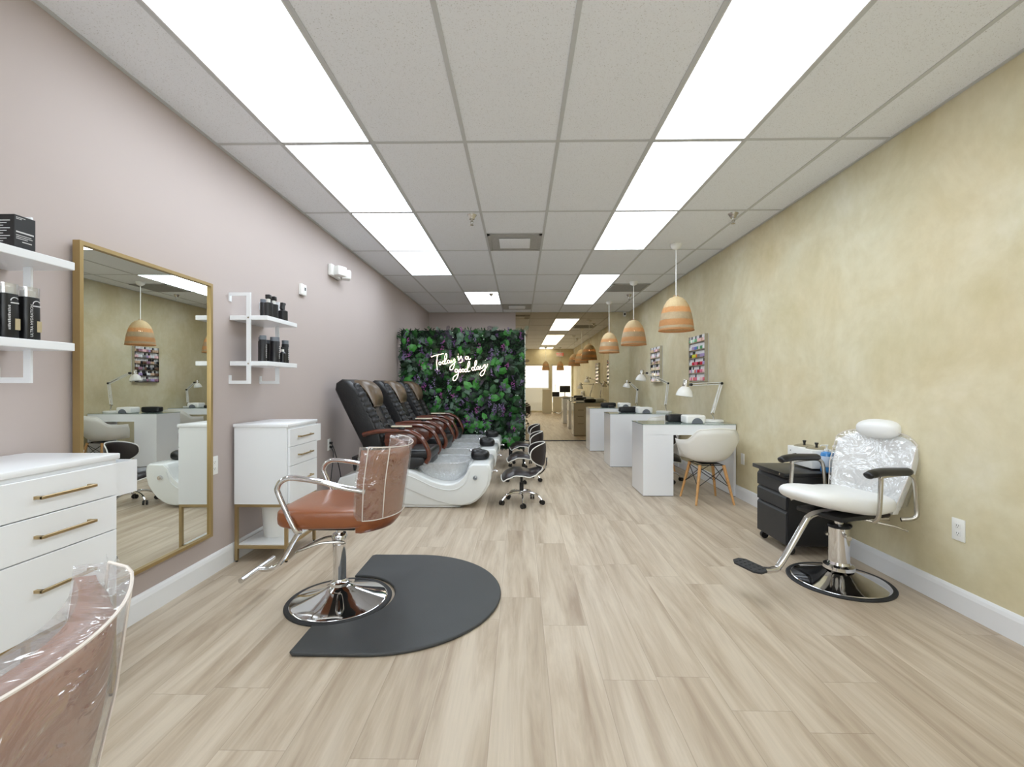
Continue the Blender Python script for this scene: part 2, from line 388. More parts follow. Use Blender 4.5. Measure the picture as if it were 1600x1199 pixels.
    def xf(s, M4):
        bmesh.ops.transform(s.bm, matrix=M4, verts=s.bm.verts); return s
    def build(s, name, m, parent=None, smooth=True, ang=38, recalc=True, sub=0, solid=0.0):
        if recalc: bmesh.ops.recalc_face_normals(s.bm, faces=s.bm.faces)
        if smooth:
            lim = R(ang)
            for f in s.bm.faces: f.smooth = True
            for e in s.bm.edges:
                if len(e.link_faces) == 2 and e.calc_face_angle(0) > lim: e.smooth = False
        me = bpy.data.meshes.new(name); s.bm.to_mesh(me); s.bm.free()
        ms = m if isinstance(m, (list, tuple)) else [m]
        for k in ms: me.materials.append(M[k] if isinstance(k, str) else k)
        o = bpy.data.objects.new(name, me); C.objects.link(o)
        if parent is not None: o.parent = parent
        if solid:
            md = o.modifiers.new('s', 'SOLIDIFY'); md.thickness = solid; md.offset = 0
        if sub:
            md = o.modifiers.new('u', 'SUBSURF'); md.levels = sub; md.render_levels = sub
        return o
def props(o, label, cat, group=None):
    o['label'] = label; o['category'] = cat
    if group: o['group'] = group
    return o
def thing(name, label, cat, loc=(0, 0, 0), rz=0.0, group=None):
    o = bpy.data.objects.new(name, None); C.objects.link(o); o.empty_display_size = 0.1
    o.location = loc; o.rotation_euler = (0, 0, rz)
    return props(o, label, cat, group)
def struct(o):
    o['kind'] = 'structure'; return o
def solo(mb, name, m, label, cat, loc=(0, 0, 0), rz=0.0, group=None, **k):
    o = mb.build(name, m, **k); o.location = loc; o.rotation_euler = (0, 0, rz)
    return props(o, label, cat, group)
def kids(o): return [c for c in bpy.data.objects if c.parent == o]
def dup(o, loc, rz, label, group=None):
    def rec(src, par):
        c = src.copy(); C.objects.link(c)
        if par is not None: c.parent = par
        for ch in kids(src): rec(ch, c)
        return c
    r = rec(o, None); r.location = loc; r.rotation_euler = (0, 0, rz); r['label'] = label
    if group: r['group'] = group
    return r
def smooth_path(pts, n=6):
    pts = [Vector(p) for p in pts]; out = []
    P = [pts[0] * 2 - pts[1]] + pts + [pts[-1] * 2 - pts[-2]]
    for i in range(1, len(P) - 2):
        for k in range(n):
            t = k / n
            out.append(0.5 * ((2 * P[i]) + (-P[i - 1] + P[i + 1]) * t + (2 * P[i - 1] - 5 * P[i] + 4 * P[i + 1] - P[i + 2]) * t * t + (-P[i - 1] + 3 * P[i] - 3 * P[i + 1] + P[i + 2]) * t ** 3))
    out.append(pts[-1]); return out
def text_mesh(txt, size, name, m, parent, M4, ext=0.0004):
    cu = bpy.data.curves.new(name, 'FONT'); cu.body = txt; cu.size = size; cu.extrude = ext; cu.align_x = 'CENTER'; cu.align_y = 'CENTER'; cu.resolution_u = 3
    to = bpy.data.objects.new('t', cu); C.objects.link(to)
    dg = bpy.context.evaluated_depsgraph_get(); me = bpy.data.meshes.new_from_object(to.evaluated_get(dg))
    bpy.data.objects.remove(to); me.transform(M4); me.materials.clear(); me.materials.append(M[m])
    o = bpy.data.objects.new(name, me); C.objects.link(o); o.parent = parent; return o

# ================================================================== SETTING
b = MB(); b.box(XL - 0.3, YF - 0.2, -0.1, XR + 0.3, YB + 0.2, 0); struct(b.build('floor', 'floor', smooth=False))
b = MB(); b.box(XL - 0.15, YF - 0.2, H, XR + 0.15, YB + 0.2, H + 0.08); struct(b.build('ceiling', 'tile', smooth=False))
b = MB(); b.box(XL - 0.15, YF - 0.15, 0, XL, YB + 0.15, H); struct(b.build('wall_left', 'pink', smooth=False))
b = MB(); b.box(XR, YF - 0.15, 0, XR + 0.15, YB + 0.15, H); struct(b.build('wall_right', 'plaster', smooth=False))
b = MB(); b.box(XL, YB, 0, -0.09, YB + 0.15, H); struct(b.build('wall_back', 'pink', smooth=False))
b = MB(); b.box(-0.09, YB, 0, XR, YB + 0.15, H); struct(b.build('wall_back_olive', 'plaster', smooth=False))
# front wall behind the camera: door and shop windows
b = MB()
b.box(XL, YF - 0.12, 2.13, XR, YF, H); b.box(XL, YF - 0.12, 0, -1.95, YF, 2.13); b.box(2.36, YF - 0.12, 0, XR, YF, 2.13)
b.box(0.03, YF - 0.12, 0, 0.14, YF, 2.13); b.box(1.33, YF - 0.12, 0, 1.43, YF, 2.13)
b.box(-1.95, YF - 0.12, 0, 0.03, YF, 0.08); b.box(0.14, YF - 0.12, 0, 1.33, YF, 0.05)
struct(b.build('wall_front', 'plaster', smooth=False))
def window(name, x0, x1, z0, z1, film_top):
    f = MB(); w_ = 0.045
    for q in ((x0, z0, x1, z0 + w_), (x0, z1 - w_, x1, z1), (x0, z0, x0 + w_, z1), (x1 - w_, z0, x1, z1)):
        f.box(q[0], YF - 0.09, q[1], q[2], YF - 0.03, q[3])
    o = struct(f.build(name, 'trimwhite', smooth=False))
    g = MB(); g.box(x0 + w_, YF - 0.064, z0 + w_, x1 - w_, YF - 0.058, z1 - w_); g.build('window_pane', 'paneglass', o, smooth=False)
    if film_top:
        g = MB(); g.box(x0 + w_, YF - 0.057, z0 + w_, x1 - w_, YF - 0.0555, film_top); g.build('frosted_film', 'frost', o, smooth=False)
    return o
window('window_1', 0.14, 1.33, 0.05, 2.13, 1.1)
window('window_2', -1.95, 0.03, 0.08, 2.13, 1.1)
d1 = window('door_1', 1.43, 2.36, 0.0, 2.13, None)
h = MB(); h.tube([(1.60, YF - 0.03, 0.95), (1.60, YF + 0.03, 0.95), (1.60, YF + 0.03, 1.25), (1.60, YF - 0.03, 1.25)], 0.012); h.build('door_handle', 'black', d1)
b = MB(); b.box(-9, -12, -0.14, 9, YF - 0.2, -0.02); struct(b.build('floor_pavement', 'paving', smooth=False))
def baseboard(name, x, y0, y1, sgn):
    b = MB(); pr = [(0, 0), (0.016 * sgn, 0), (0.016 * sgn, 0.10), (0.012 * sgn, 0.118), (0.006 * sgn, 0.13), (0, 0.132)]
    b.prism([(x + p[0], p[1]) for p in pr], 'y', y0, y1); struct(b.build(name, 'trimwhite', smooth=False))
baseboard('baseboard_left', XL, YF, YB, 1); baseboard('baseboard_right', XR, YF, YB, -1)
b = MB(); b.box(XL, YB - 0.016, 0, -0.12, YB, 0.13); struct(b.build('baseboard_back', 'trimwhite', smooth=False))
# suspended grid
gx = [-1.58 + 0.61 * k for k in range(7)]; gy = [-0.645 + 1.215 * k for k in range(9)]
b = MB()
for x in gx: b.box(x - 0.012, YF, H - 0.004, x + 0.012, YB, H + 0.002)
for y in gy[1:]: b.box(XL, y - 0.012, H - 0.0035, XR, y + 0.012, H + 0.002)
b.box(XL, YF, H - 0.004, XL + 0.022, YB, H + 0.002); b.box(XR - 0.022, YF, H - 0.004, XR, YB, H + 0.002)
b.box(XL, YB - 0.022, H - 0.004, XR, YB, H + 0.002)
# half-length bars where the vents sit
b.box(gx[2], gy[5] - 0.62, H - 0.0035, gx[3], gy[5] - 0.60, H + 0.002)
b.box(gx[2], gy[8] + 0.60, H - 0.0035, gx[3], gy[8] + 0.62, H + 0.002)
b.box(gx[5], gy[7] - 0.62, H - 0.0035, gx[6], gy[7] - 0.60, H + 0.002)
struct(b.build('trim_1', 'grid', smooth=False))

# ceiling lights (cell corner x index, row index)
def ceiling_light(x0, y0, x1, y1):
    t = thing('ceiling_light', '', 'ceiling light', ((x0 + x1) / 2, (y0 + y1) / 2, H), 0, 'ceiling light panels')
    a, c = (x1 - x0) / 2 - 0.012, (y1 - y0) / 2 - 0.012
    f = MB()
    for q in ((-a, -c, a, -c + 0.008), (-a, c - 0.008, a, c), (-a, -c, -a + 0.008, c), (a - 0.008, -c, a, c)): f.box(q[0], q[1], -0.0045, q[2], q[3], 0.001)
    f.build('frame', 'lightframe', t, smooth=False)
    g = MB(); g.box(-a + 0.008, -c + 0.008, -0.003, a - 0.008, c - 0.008, 0.001); g.build('diffuser', 'diffuser', t, smooth=False)
    return t
LR = {2: 'first and largest', 3: 'second', 4: 'third', 5: 'fourth'}
for k in (2, 3, 4, 5):
    ceiling_light(gx[0], gy[k], gx[1], gy[k + 1])['label'] = 'lit white ceiling panel, %s from the camera in the left row' % LR[k]
ceiling_light(gx[0], YF + 0.03, gx[1], gy[1])['label'] = 'lit white ceiling panel near the shopfront on the pink wall side'
ceiling_light(gx[1], gy[7], gx[2], gy[8])['label'] = 'small far lit ceiling panel above the green plant wall'
for k, s_ in ((2, 'first and largest'), (3, 'second'), (4, 'third'), (6, 'fourth'), (7, 'fifth and farthest')):
    ceiling_light(gx[4], gy[k], gx[5], gy[k + 1])['label'] = 'lit white ceiling panel, %s from the camera in the right row' % s_
ceiling_light(gx[4], YF + 0.03, gx[5], gy[1])['label'] = 'lit white ceiling panel near the shopfront door, seen in the back mirror'

def vent(x0, y0, x1, y1, label, dark):
    t = thing('ceiling_vent', label, 'air vent', ((x0 + x1) / 2, (y0 + y1) / 2, H))
    a, c = (x1 - x0) / 2 - 0.012, (y1 - y0) / 2 - 0.012
    p = MB()
    for q in ((-a, -c, a, -c + 0.03), (-a, c - 0.03, a, c), (-a, -c, -a + 0.03, c), (a - 0.03, -c, a, c)): p.box(q[0], q[1], -0.012, q[2], q[3], 0.001)
    p.build('frame', 'vent', t, smooth=False)
    p = MB(); p.box(-a + 0.03, -c + 0.03, -0.006, a - 0.03, c - 0.03, 0.001); p.build('back_plate', 'ventd' if dark else 'vent', t, smooth=False)
    if dark:
        s_ = MB()
        for k in range(14):
            yy = -c + 0.05 + k * (2 * c - 0.1) / 13
            s_.box(-a + 0.03, yy - 0.008, -0.011, a - 0.03, yy + 0.004, -0.006)
        s_.build('louvres', 'vent', t, smooth=False)
    else:
        s_ = MB(); s_.box(-0.17, -0.17, -0.02, 0.17, 0.17, -0.012, 0.004); s_.box(-0.15, -0.15, -0.012, 0.15, 0.15, -0.006); s_.build('perforated_plate', 'tile', t, label='pale speckled square plate') if False else s_.build('perforated_plate', 'tile', t)
vent(gx[2], gy[5] - 0.6, gx[3], gy[5], 'grey square air diffuser in the middle of the ceiling', False)
vent(gx[2], gy[8], gx[3], gy[8] + 0.6, 'small far air diffuser in ceiling close to the back wall', False)
vent(gx[5], gy[7] - 0.6, gx[6], gy[7], 'dark louvred return grille in ceiling beside the second pendant', True)

def sprinkler(x, y, label):
    t = thing('sprinkler_head', label, 'fire sprinkler', (x, y, H), 0, 'ceiling sprinklers')
    p = MB(); p.lathe([(0.046, 0.0), (0.046, -0.004), (0.032, -0.022), (0.026, -0.04), (0.0, -0.04)]); p.build('escutcheon', 'steel', t)
    p = MB(); p.cyl((0, 0, -0.039), (0, 0, -0.062), 0.011, 0.009, 10)
    for s_ in (-1, 1): p.tube([(0, 0, -0.05), (0.012 * s_, 0, -0.06), (0.012 * s_, 0, -0.075), (0, 0, -0.09)], 0.003, 6)
    p.lathe([(0, -0.09), (0.018, -0.092), (0.018, -0.095), (0, -0.096)], n=12); p.build('head', 'steel', t)
sprinkler(-0.45, 4.3, 'chrome sprinkler in ceiling left of the middle, before the air diffuser')
sprinkler(1.99, 4.3, 'chrome sprinkler in ceiling near the olive wall, beside nearest pendant')
sprinkler(-0.50, 8.0, 'far sprinkler against the small lit panel above the plant wall')
sprinkler(1.94, 8.15, 'far sprinkler in ceiling behind the second pendant cord')

# ================================================================== MIRRORS, SHELVES, WALL FITTINGS
t = thing('back_wall_mirror', 'floor to ceiling bronze tinted mirror wall covering the back wall', 'mirror', (0.93, YB, 0))
for a, c in ((-1.02, 0.90), (0.904, 1.03)):
    p = MB(); p.box(a, -0.012, 0.02, c, -0.002, H - 0.012); p.build('mirror_panel', 'bronze', t, smooth=False)
p = MB(); p.box(-1.02, -0.018, 0.0, 1.03, -0.001, 0.02); p.build('bottom_channel', 'charcoal', t, smooth=False)

t = thing('framed_mirror', 'tall wall mirror in slim gold frame on the pink wall', 'mirror', (XL + 0.007, 2.475, 0.262), R(0.85))
p = MB(); hw, hh, fw, fd = 0.456, 1.633, 0.018, 0.034
for q in ((-hw, 0, hw, fw), (-hw, hh - fw, hw, hh), (-hw, fw, -hw + fw, hh - fw), (hw - fw, fw, hw, hh - fw)): p.box(0.001, q[0], q[1], fd, q[2], q[3])
p.build('frame', 'goldmatt', t, smooth=False)
p = MB(); p.box(0.002, -hw + fw, fw, 0.02, hw - fw, hh - fw); p.build('glass', 'mirror', t, smooth=False)

def shelf_unit(y0, label):
    t = thing('wall_shelf', label, 'shelf', (XL, y0, 1.25), 0, 'white wall shelves')
    for z in (0.157, 0.475):
        p = MB(); p.box(0.002, -0.005, z - 0.031, 0.268, 0.42, z, 0.002, 1); p.build('shelf_board', 'white', t, smooth=False)
    for y in (-0.014, 0.36):
        p = MB()
        p.box(0.125, y, 0.0, 0.155, y + 0.008, 0.634); p.box(0.008, y, 0.0, 0.1249, y + 0.008, 0.022); p.box(0.008, y, 0.612, 0.1249, y + 0.008, 0.634)
        p.box(0.001, y, 0.0, 0.0079, y + 0.024, 0.06); p.box(0.001, y, 0.574, 0.0079, y + 0.024, 0.634)
        p.build('bracket', 'white', t, smooth=False)
    for z in (0.14, 0.46):
        p = MB(); p.cyl((0.14, -0.0145, z), (0.14, -0.018, z), 0.006, n=10); p.build('screw', 'steel', t)
    return t
shelf_unit(3.155, 'white two-tier wall shelf beside the gold framed mirror, holding small black bottles')
shelf_unit(1.355, 'white two-tier wall shelf at the left edge of the photo')

def bottle(kind, x, y, z, label, hgt=0.17, r=0.03, shell='black'):
    t = thing('product_bottle', label, 'bottle', (x, y, z), 0, 'hair product bottles on the wall shelves')
    p = MB()
    if kind == 'pump':      # round bottle, pale neck, square cap
        p.lathe([(0, 0), (r, 0), (r, hgt * 0.97), (r * 0.9, hgt), (0, hgt)]); p.build('body', shell, t)
        p = MB(); p.lathe([(0.012, hgt), (0.012, hgt + 0.03), (0, hgt + 0.03)], n=12); p.build('neck', 'whitep', t)
        p = MB(); p.box(-0.016, -0.016, hgt + 0.028, 0.016, 0.016, hgt + 0.058, 0.003); p.build('cap', 'black', t)
    elif kind == 'spray':
        p.lathe([(0, 0), (r, 0), (r, hgt * 0.9), (r * 0.5, hgt), (0, hgt)]); p.build('body', shell, t)
        p = MB(); p.prism([(-0.02, hgt), (0.012, hgt), (0.014, hgt + 0.03), (0.03, hgt + 0.05), (0.02, hgt + 0.058), (-0.02, hgt + 0.055), (-0.024, hgt + 0.035), (-0.034, hgt + 0.012), (-0.03, hgt + 0.008)], 'x', -0.01, 0.01, 0.002, 1); p.build('trigger', 'black', t)
    elif kind == 'tall':
        p.lathe([(0, 0), (r, 0), (r, hgt * 0.82), (r * 0.95, hgt * 0.84), (0, hgt * 0.84)]); p.build('body', shell, t)
        p = MB(); p.lathe([(r * 0.93, hgt * 0.84), (r * 0.93, hgt), (0, hgt)]); p.build('cap', 'grey', t)
        p = MB()
        for k in range(7): p.box(r * 0.99, -0.004 - 0.003 * (k % 2), 0.03 + k * 0.014, r * 1.02, 0.006, 0.036 + k * 0.014)
        p.build('print', 'textw', t, smooth=False)
    else:
        p.lathe([(0, 0), (r, 0), (r, hgt * 0.6), (r * 0.5, hgt * 0.7), (0, hgt * 0.7)], n=16); p.build('body', shell, t)
        p = MB(); p.lathe([(r * 0.45, hgt * 0.7), (r * 0.45, hgt * 0.85), (0, hgt * 0.85)], n=12); p.build('neck', 'whitep', t)
        p = MB(); p.lathe([(r * 0.6, hgt * 0.85), (r * 0.6, hgt), (0, hgt)], n=12); p.build('cap', 'black', t)
    return t
zt, zl = 1.725, 1.407
SX = XL + 0.20
bottle('pump', -1.80, 3.25, zt, 'leftmost black bottle with square cap on the upper mirror-side shelf', 0.105, 0.030)
bottle('pump', -1.80, 3.32, zt, 'second black bottle with square cap on the upper mirror-side shelf', 0.105, 0.030)
bottle('tall', -1.90, 3.36, zt, 'black bottle standing behind the two square-capped bottles, upper shelf', 0.15, 0.022)
bottle('spray', -1.90, 3.46, zt, 'black trigger spray bottle toward the wall on the upper shelf', 0.11, 0.026)
bottle('spray', -1.80, 3.45, zt, 'glossy dark grey spray bottle at the right end of upper shelf', 0.085, 0.034)
bottle('tall', -1.82, 3.215, zl, 'leftmost tall black bottle on the lower mirror-side shelf', 0.185, 0.024)
bottle('tall', -1.86, 3.275, zl, 'second tall black bottle with white print on the lower shelf', 0.18, 0.026)
bottle('tall', -1.80, 3.335, zl, 'widest black bottle with grey cap, middle of the lower shelf', 0.185, 0.034)
bottle('tall', -1.88, 3.40, zl, 'tall black bottle behind the wide grey-capped one, lower shelf', 0.17, 0.024)
bottle('small', -1.78, 3.41, zl, 'shortest small bottle with white neck on the lower shelf', 0.12, 0.022)
bottle('tall', -1.80, 3.485, zl, 'rightmost tall black bottle on the lower mirror-side shelf', 0.175, 0.026)
# near shelf
t = thing('product_box', 'black printed product carton on the top board of the near shelf', 'box', (-1.80, 1.60, zt))
p = MB(); p.box(-0.04, -0.035, 0, 0.04, 0.035, 0.115, 0.001, 1); p.build('carton', 'black', t, smooth=False)
FX = Matrix.Rotation(R(90), 4, 'Z') @ Matrix.Rotation(R(90), 4, 'X')      # text facing +x
FY = Matrix.Rotation(R(90), 4, 'X')                                        # text facing -y
p = MB()      # the print on the carton is too small to read: fine lines
for z, a, c, h in ((0.106, -0.03, 0.0, 0.002), (0.101, -0.03, -0.012, 0.002), (0.054, -0.03, 0.028, 0.005), (0.044, -0.03, 0.02, 0.002), (0.038, -0.03, 0.024, 0.002), (0.032, -0.03, 0.008, 0.002), (0.022, -0.01, 0.022, 0.003)):
    p.box(0.04, a, z, 0.0406, c, z + h)
p.build('print', 'textw', t, smooth=False)
p = MB()
for k in range(9): p.box(-0.03, -0.0358, 0.02 + k * 0.009, -0.03 + 0.03 + 0.012 * ((k * 7) % 3), -0.035, 0.0225 + k * 0.009)
p.build('small_print', 'textw', t, smooth=False)
def flatbottle(y, label, txt):
    t = thing('shampoo_bottle', label, 'bottle', (-1.80, y, zl), 0, 'black flat bottles on the near shelf')
    def fn(rx, ry):
        return [(rx * math.copysign(abs(math.cos(a)) ** 0.7, math.cos(a)), ry * math.copysign(abs(math.sin(a)) ** 0.7, math.sin(a))) for a in [2 * PI * k / 24 for k in range(24)]]
    p = MB(); rings = []
    for z, s_ in ((0, 0.95), (0.004, 1.0), (0.10, 0.97), (0.155, 0.93)):
        rings.append([p.bm.verts.new((x, yy, z)) for x, yy in fn(0.028 * s_, 0.031 * s_)])
    for a, c in zip(rings, rings[1:]):
        for j in range(24): p.bm.faces.new((a[j], a[(j + 1) % 24], c[(j + 1) % 24], c[j]))
    p.bm.faces.new(rings[0][::-1]); p.bm.faces.new(rings[-1]); p.build('body', 'black', t)
    p = MB(); p.prism(fn(0.027, 0.029), 'z', 0.156, 0.192); p.build('clear_cap', 'clear', t)
    p = MB(); p.prism(fn(0.016, 0.02), 'z', 0.156, 0.18); p.build('inner_cap', 'textw', t)
    if not txt:
        p = MB()
        for k in range(14): p.box(0.0283, -0.015 - 0.001 * (k % 3), 0.03 + k * 0.0062, 0.0291, -0.009, 0.0335 + k * 0.0062)
        p.build('print', 'textw', t, smooth=False)
    else: text_mesh(txt, 0.013, 'print', 'textw', t, Matrix.Translation((0.0285, -0.012, 0.07)) @ FX @ Matrix.Rotation(R(90), 4, 'Z'))
    p = MB(); p.box(0.0278, -0.008, 0.122, 0.0284, 0.018, 0.126); p.build('brand_mark', 'textw', t, smooth=False)
    p = MB(); p.tube([(0.0275, 0.006 + 0.013 * math.cos(a), 0.131 + 0.012 * math.sin(a)) for a in [R(40 + 14 * k) for k in range(11)]], 0.0016, 6); p.build('arc_emblem', 'textw', t)
    p = MB(); p.box(0.028, 0.006, 0.03, 0.0292, 0.022, 0.07); p.build('label_patch', 'textg', t, smooth=False)
    return t
flatbottle(1.645, 'black flat bottle with clear cap reading ULTRA HYDRATION, nearest the gold mirror', 'ULTRA HYDRATION')
flatbottle(1.572, 'middle black flat bottle with clear cap on near shelf', '')
flatbottle(1.50, 'leftmost black flat bottle at the photo edge on near shelf', '')

# outlets, thermostat, emergency light, security camera
def plate(x, y, z, sgn, label, duplex=True, hh=0.06, hw=0.037, cat='outlet'):
    t = thing('wall_outlet' if duplex else 'wall_plate', label, cat, (x, y, z))
    p = MB(); p.box(0, -hw, -hh, sgn * 0.007, hw, hh, 0.002, 2); p.build('cover_plate', 'whitep', t)
    if duplex:
        for dz in (-0.021, 0.021):
            p = MB(); p.box(sgn * 0.0065, -0.016, dz - 0.014, sgn * 0.009, 0.016, dz + 0.014, 0.002, 2); o = p.build('socket', 'whitep', t)
            p = MB()
            for dy in (-0.006, 0.006): p.box(sgn * 0.0088, dy - 0.0012, dz - 0.001, sgn * 0.0093, dy + 0.0012, dz + 0.007)
            p.box(sgn * 0.0088, -0.002, dz - 0.009, sgn * 0.0093, 0.002, dz - 0.005); p.build('slots', 'black', o, smooth=False)
    return t
plate(XR, 2.55, 0.448, -1, 'white duplex outlet on olive wall right of the white salon chair')
plate(XR, 4.98, 0.44, -1, 'white blank outlet plate on olive wall beside the nearest desk', False)
plate(XL, 2.985, 0.71, 1, 'white outlet on the pink wall beside the gold framed mirror')
plate(XL, 4.81, 0.607, 1, 'white outlet with two black plugs behind the brown salon chair')
t = thing('thermostat', 'small square white thermostat on the upper pink wall', 'thermostat', (XL, 4.2, 2.12))
p = MB(); p.box(0, -0.05, -0.05, 0.028, 0.05, 0.05, 0.005, 2); p.build('housing', 'whitep', t)
p = MB(); p.box(0.027, 0.005, -0.005, 0.0292, 0.03, 0.025); p.build('display', 'charcoal', t, smooth=False)
t = thing('emergency_light', 'white twin-head emergency light high on the pink wall', 'emergency light', (XL, 4.92, 2.46))
p = MB(); p.box(0, -0.14, -0.06, 0.045, 0.14, 0.06, 0.01, 2); p.build('housing', 'whitep', t)
for s_ in (-1, 1):
    q = Matrix.Translation((0.09, 0.09 * s_ + 0.05, 0)) @ Matrix.Rotation(R(25 * s_), 4, 'Z')
    p = MB(); p.box(-0.05, -0.06, -0.05, 0.045, 0.06, 0.05, 0.012, 2, M4=q); o = p.build('lamp_head', 'whitep', t)
    p = MB(); p.box(0.0455, -0.045, -0.035, 0.048, 0.045, 0.035, M4=q); p.build('lens', 'light' if False else 'lightframe', o, smooth=False)
t = thing('security_camera', 'tiny white security camera high in the far right corner', 'camera', (2.30, YB, 2.785))
p = MB(); p.box(-0.03, -0.05, -0.05, 0.03, 0, 0.05, 0.012, 2); p.build('housing', 'whitep', t)
p = MB(); p.cyl((0, -0.05, 0), (0, -0.054, 0), 0.02, n=16); p.build('lens', 'black', t)
# plugs and cables
t = thing('power_cables', 'two black power cables plugged into outlet behind brown chair', 'cable', (XL, 4.81, 0.6))
for dz, path in ((0.028, [(0.03, 0, 0.02), (0.05, 0.02, -0.05), (0.07, 0.1, -0.25), (0.06, 0.22, -0.45), (0.1, 0.3, -0.56)]), (-0.014, [(0.03, 0, -0.02), (0.05, 0.0, -0.1), (0.06, -0.08, -0.3), (0.05, -0.1, -0.5), (0.12, -0.06, -0.594)])):
    p = MB(); p.box(0.0095, -0.012, dz - 0.011, 0.04, 0.012, dz + 0.009, 0.003, 2); p.build('plug', 'black', t)
    p = MB(); p.tube(smooth_path(path), 0.0045, 8); p.build('cable', 'black', t)

# exit sign above the shop door (seen in the back mirror)
t = thing('exit_sign', 'red and white EXIT sign above shopfront door, seen in back mirror', 'sign', (1.80, YF, 2.59))
p = MB(); p.box(-0.15, 0.001, -0.095, 0.15, 0.045, 0.095, 0.006, 2); p.build('housing', 'whitep', t)
text_mesh('EXIT', 0.16, 'lettering', 'red', t, Matrix.Translation((0, 0.0462, 0)) @ Matrix.Rotation(PI, 4, 'Z') @ FY, 0.0008)

# ================================================================== PENDANTS
def pendant(x, y, label, s=1.0):
    t = thing('pendant_lamp', label, 'pendant lamp', (x, y, H), 0, 'woven pendant lamps')
    p = MB(); p.lathe([(0.0, 0), (0.062, 0), (0.064, -0.012), (0.05, -0.045), (0.02, -0.062), (0.0, -0.064)]); p.build('canopy', 'whitep', t)
    p = MB(); p.cyl((0, 0, -0.06), (0, 0, -0.62), 0.0055, n=8); p.build('cord', 'whitep', t)
    sh = bpy.data.objects.new('shade', None)
    prof = [(0.03, 0.385), (0.07, 0.37), (0.105, 0.335), (0.135, 0.285), (0.158, 0.22), (0.176, 0.14), (0.188, 0.06), (0.192, 0.0)]
    p = MB(); p.lathe([(r * s, z) for r, z in prof] + [((r - 0.006) * s, z) for r, z in reversed(prof)], n=40)
    o = p.build('shade', 'rattan', t); o.location = (0, 0, -0.985)
    bpy.data.objects.remove(sh)
    p = MB(); p.tube([(0.192 * s * math.cos(a), 0.192 * s * math.sin(a), 0.003) for a in [2 * PI * k / 32 for k in range(33)]], 0.006, 6, cap=False); q = p.build('rim', 'rattan', t); q.location = (0, 0, -0.985)
    p = MB(); p.lathe([(0, 0.02), (0.022, 0.02), (0.022, 0.09), (0.012, 0.10), (0, 0.10)], cz=-0.985 + 0.22, n=16); p.build('socket', 'whitep', t)
    p = MB(); p.ell((0, 0, -0.985 + 0.20), (0.03, 0.03, 0.038), 16, 10); p.build('bulb', 'bulb', t)
    p = MB(); p.tube([(0.03 * math.cos(a), 0, -0.6 + 0.02 * math.sin(a)) for a in [PI * k / 8 for k in range(9)]], 0.004, 6); p.build('hanger', 'rattan', t)
    return t
pendant(1.777, 5.23, 'woven striped pendant lamp nearest the camera, largest of the row')
pendant(1.765, 7.12, 'middle woven striped pendant lamp of the row by the olive wall')
pendant(1.72, 8.83, 'farthest woven striped pendant lamp before the back mirror')
pendant(1.12, 0.50, 'woven pendant over reception, seen left in the back mirror', 0.85)
pendant(1.74, 0.50, 'woven pendant over reception, seen right in the back mirror', 0.85)

# ================================================================== PLANT WALL + NEON SIGN
PY = 7.56
t = thing('plant_wall', 'freestanding panel of artificial green leaves and purple flowers', 'plant wall', (-0.95, PY, 0))
p = MB(); p.box(-1.02, 0.0, 0.18, 1.03, 0.05, 2.14); p.build('backing_panel', 'backer', t, smooth=False)
p = MB(); p.box(1.03, -0.002, 0.18, 1.045, 0.052, 2.14); p.build('edge_strip', 'ledstrip', t, smooth=False)
for x in (-0.8, 0.8):
    p = MB(); p.box(x - 0.03, 0.0, 0.03, x + 0.03, 0.05, 0.2); p.box(x - 0.03, -0.06, 0, x + 0.03, 0.30, 0.03); p.build('stand_foot', 'blackmetal', t, smooth=False)
greens = [leaf_mat('leaf_dark', rgb(16, 44, 20)), leaf_mat('leaf_mid', rgb(34, 88, 34)), leaf_mat('leaf_bright', rgb(60, 134, 52), 0.4), leaf_mat('leaf_grey', rgb(92, 120, 100)), leaf_mat('leaf_deep', rgb(10, 26, 16)), leaf_mat('leaf_purple', rgb(44, 30, 54))]
rnd = random.Random(3)
def frame_at(x, z, tilt=0.9):
    a = rnd.uniform(0, 2 * PI); k = rnd.uniform(0.15, tilt)
    n = Vector((math.cos(a) * k, -1, math.sin(a) * k)).normalized()
    u = Vector((math.cos(a + 1), 0, math.sin(a + 1))); u = (u - n * u.dot(n)).normalized()
    return n, u, n.cross(u)
X0, X1, Z0, Z1 = -1.03, 1.03, 0.19, 2.15
p = MB()      # small blades covering the backing
for i in range(9000):
    x, z = rnd.uniform(X0, X1), rnd.uniform(Z0, Z1); a = rnd.uniform(0, 2 * PI); L = rnd.uniform(0.03, 0.075)
    o = Vector((x, rnd.uniform(-0.035, -0.002), z)); d = Vector((math.cos(a), -rnd.uniform(0.3, 1.6), math.sin(a))).normalized() * L
    s_ = Vector((-math.sin(a), 0, math.cos(a))) * rnd.uniform(0.004, 0.010)
    p.mi = rnd.choice((0, 0, 0, 1, 4, 4)); p.poly((o - s_ * 0.5, o + d * 0.5 - s_, o + d, o + d * 0.5 + s_, o + s_ * 0.5))
p.build('moss_foliage', greens, t, smooth=False, recalc=False)
p = MB()      # fern fronds
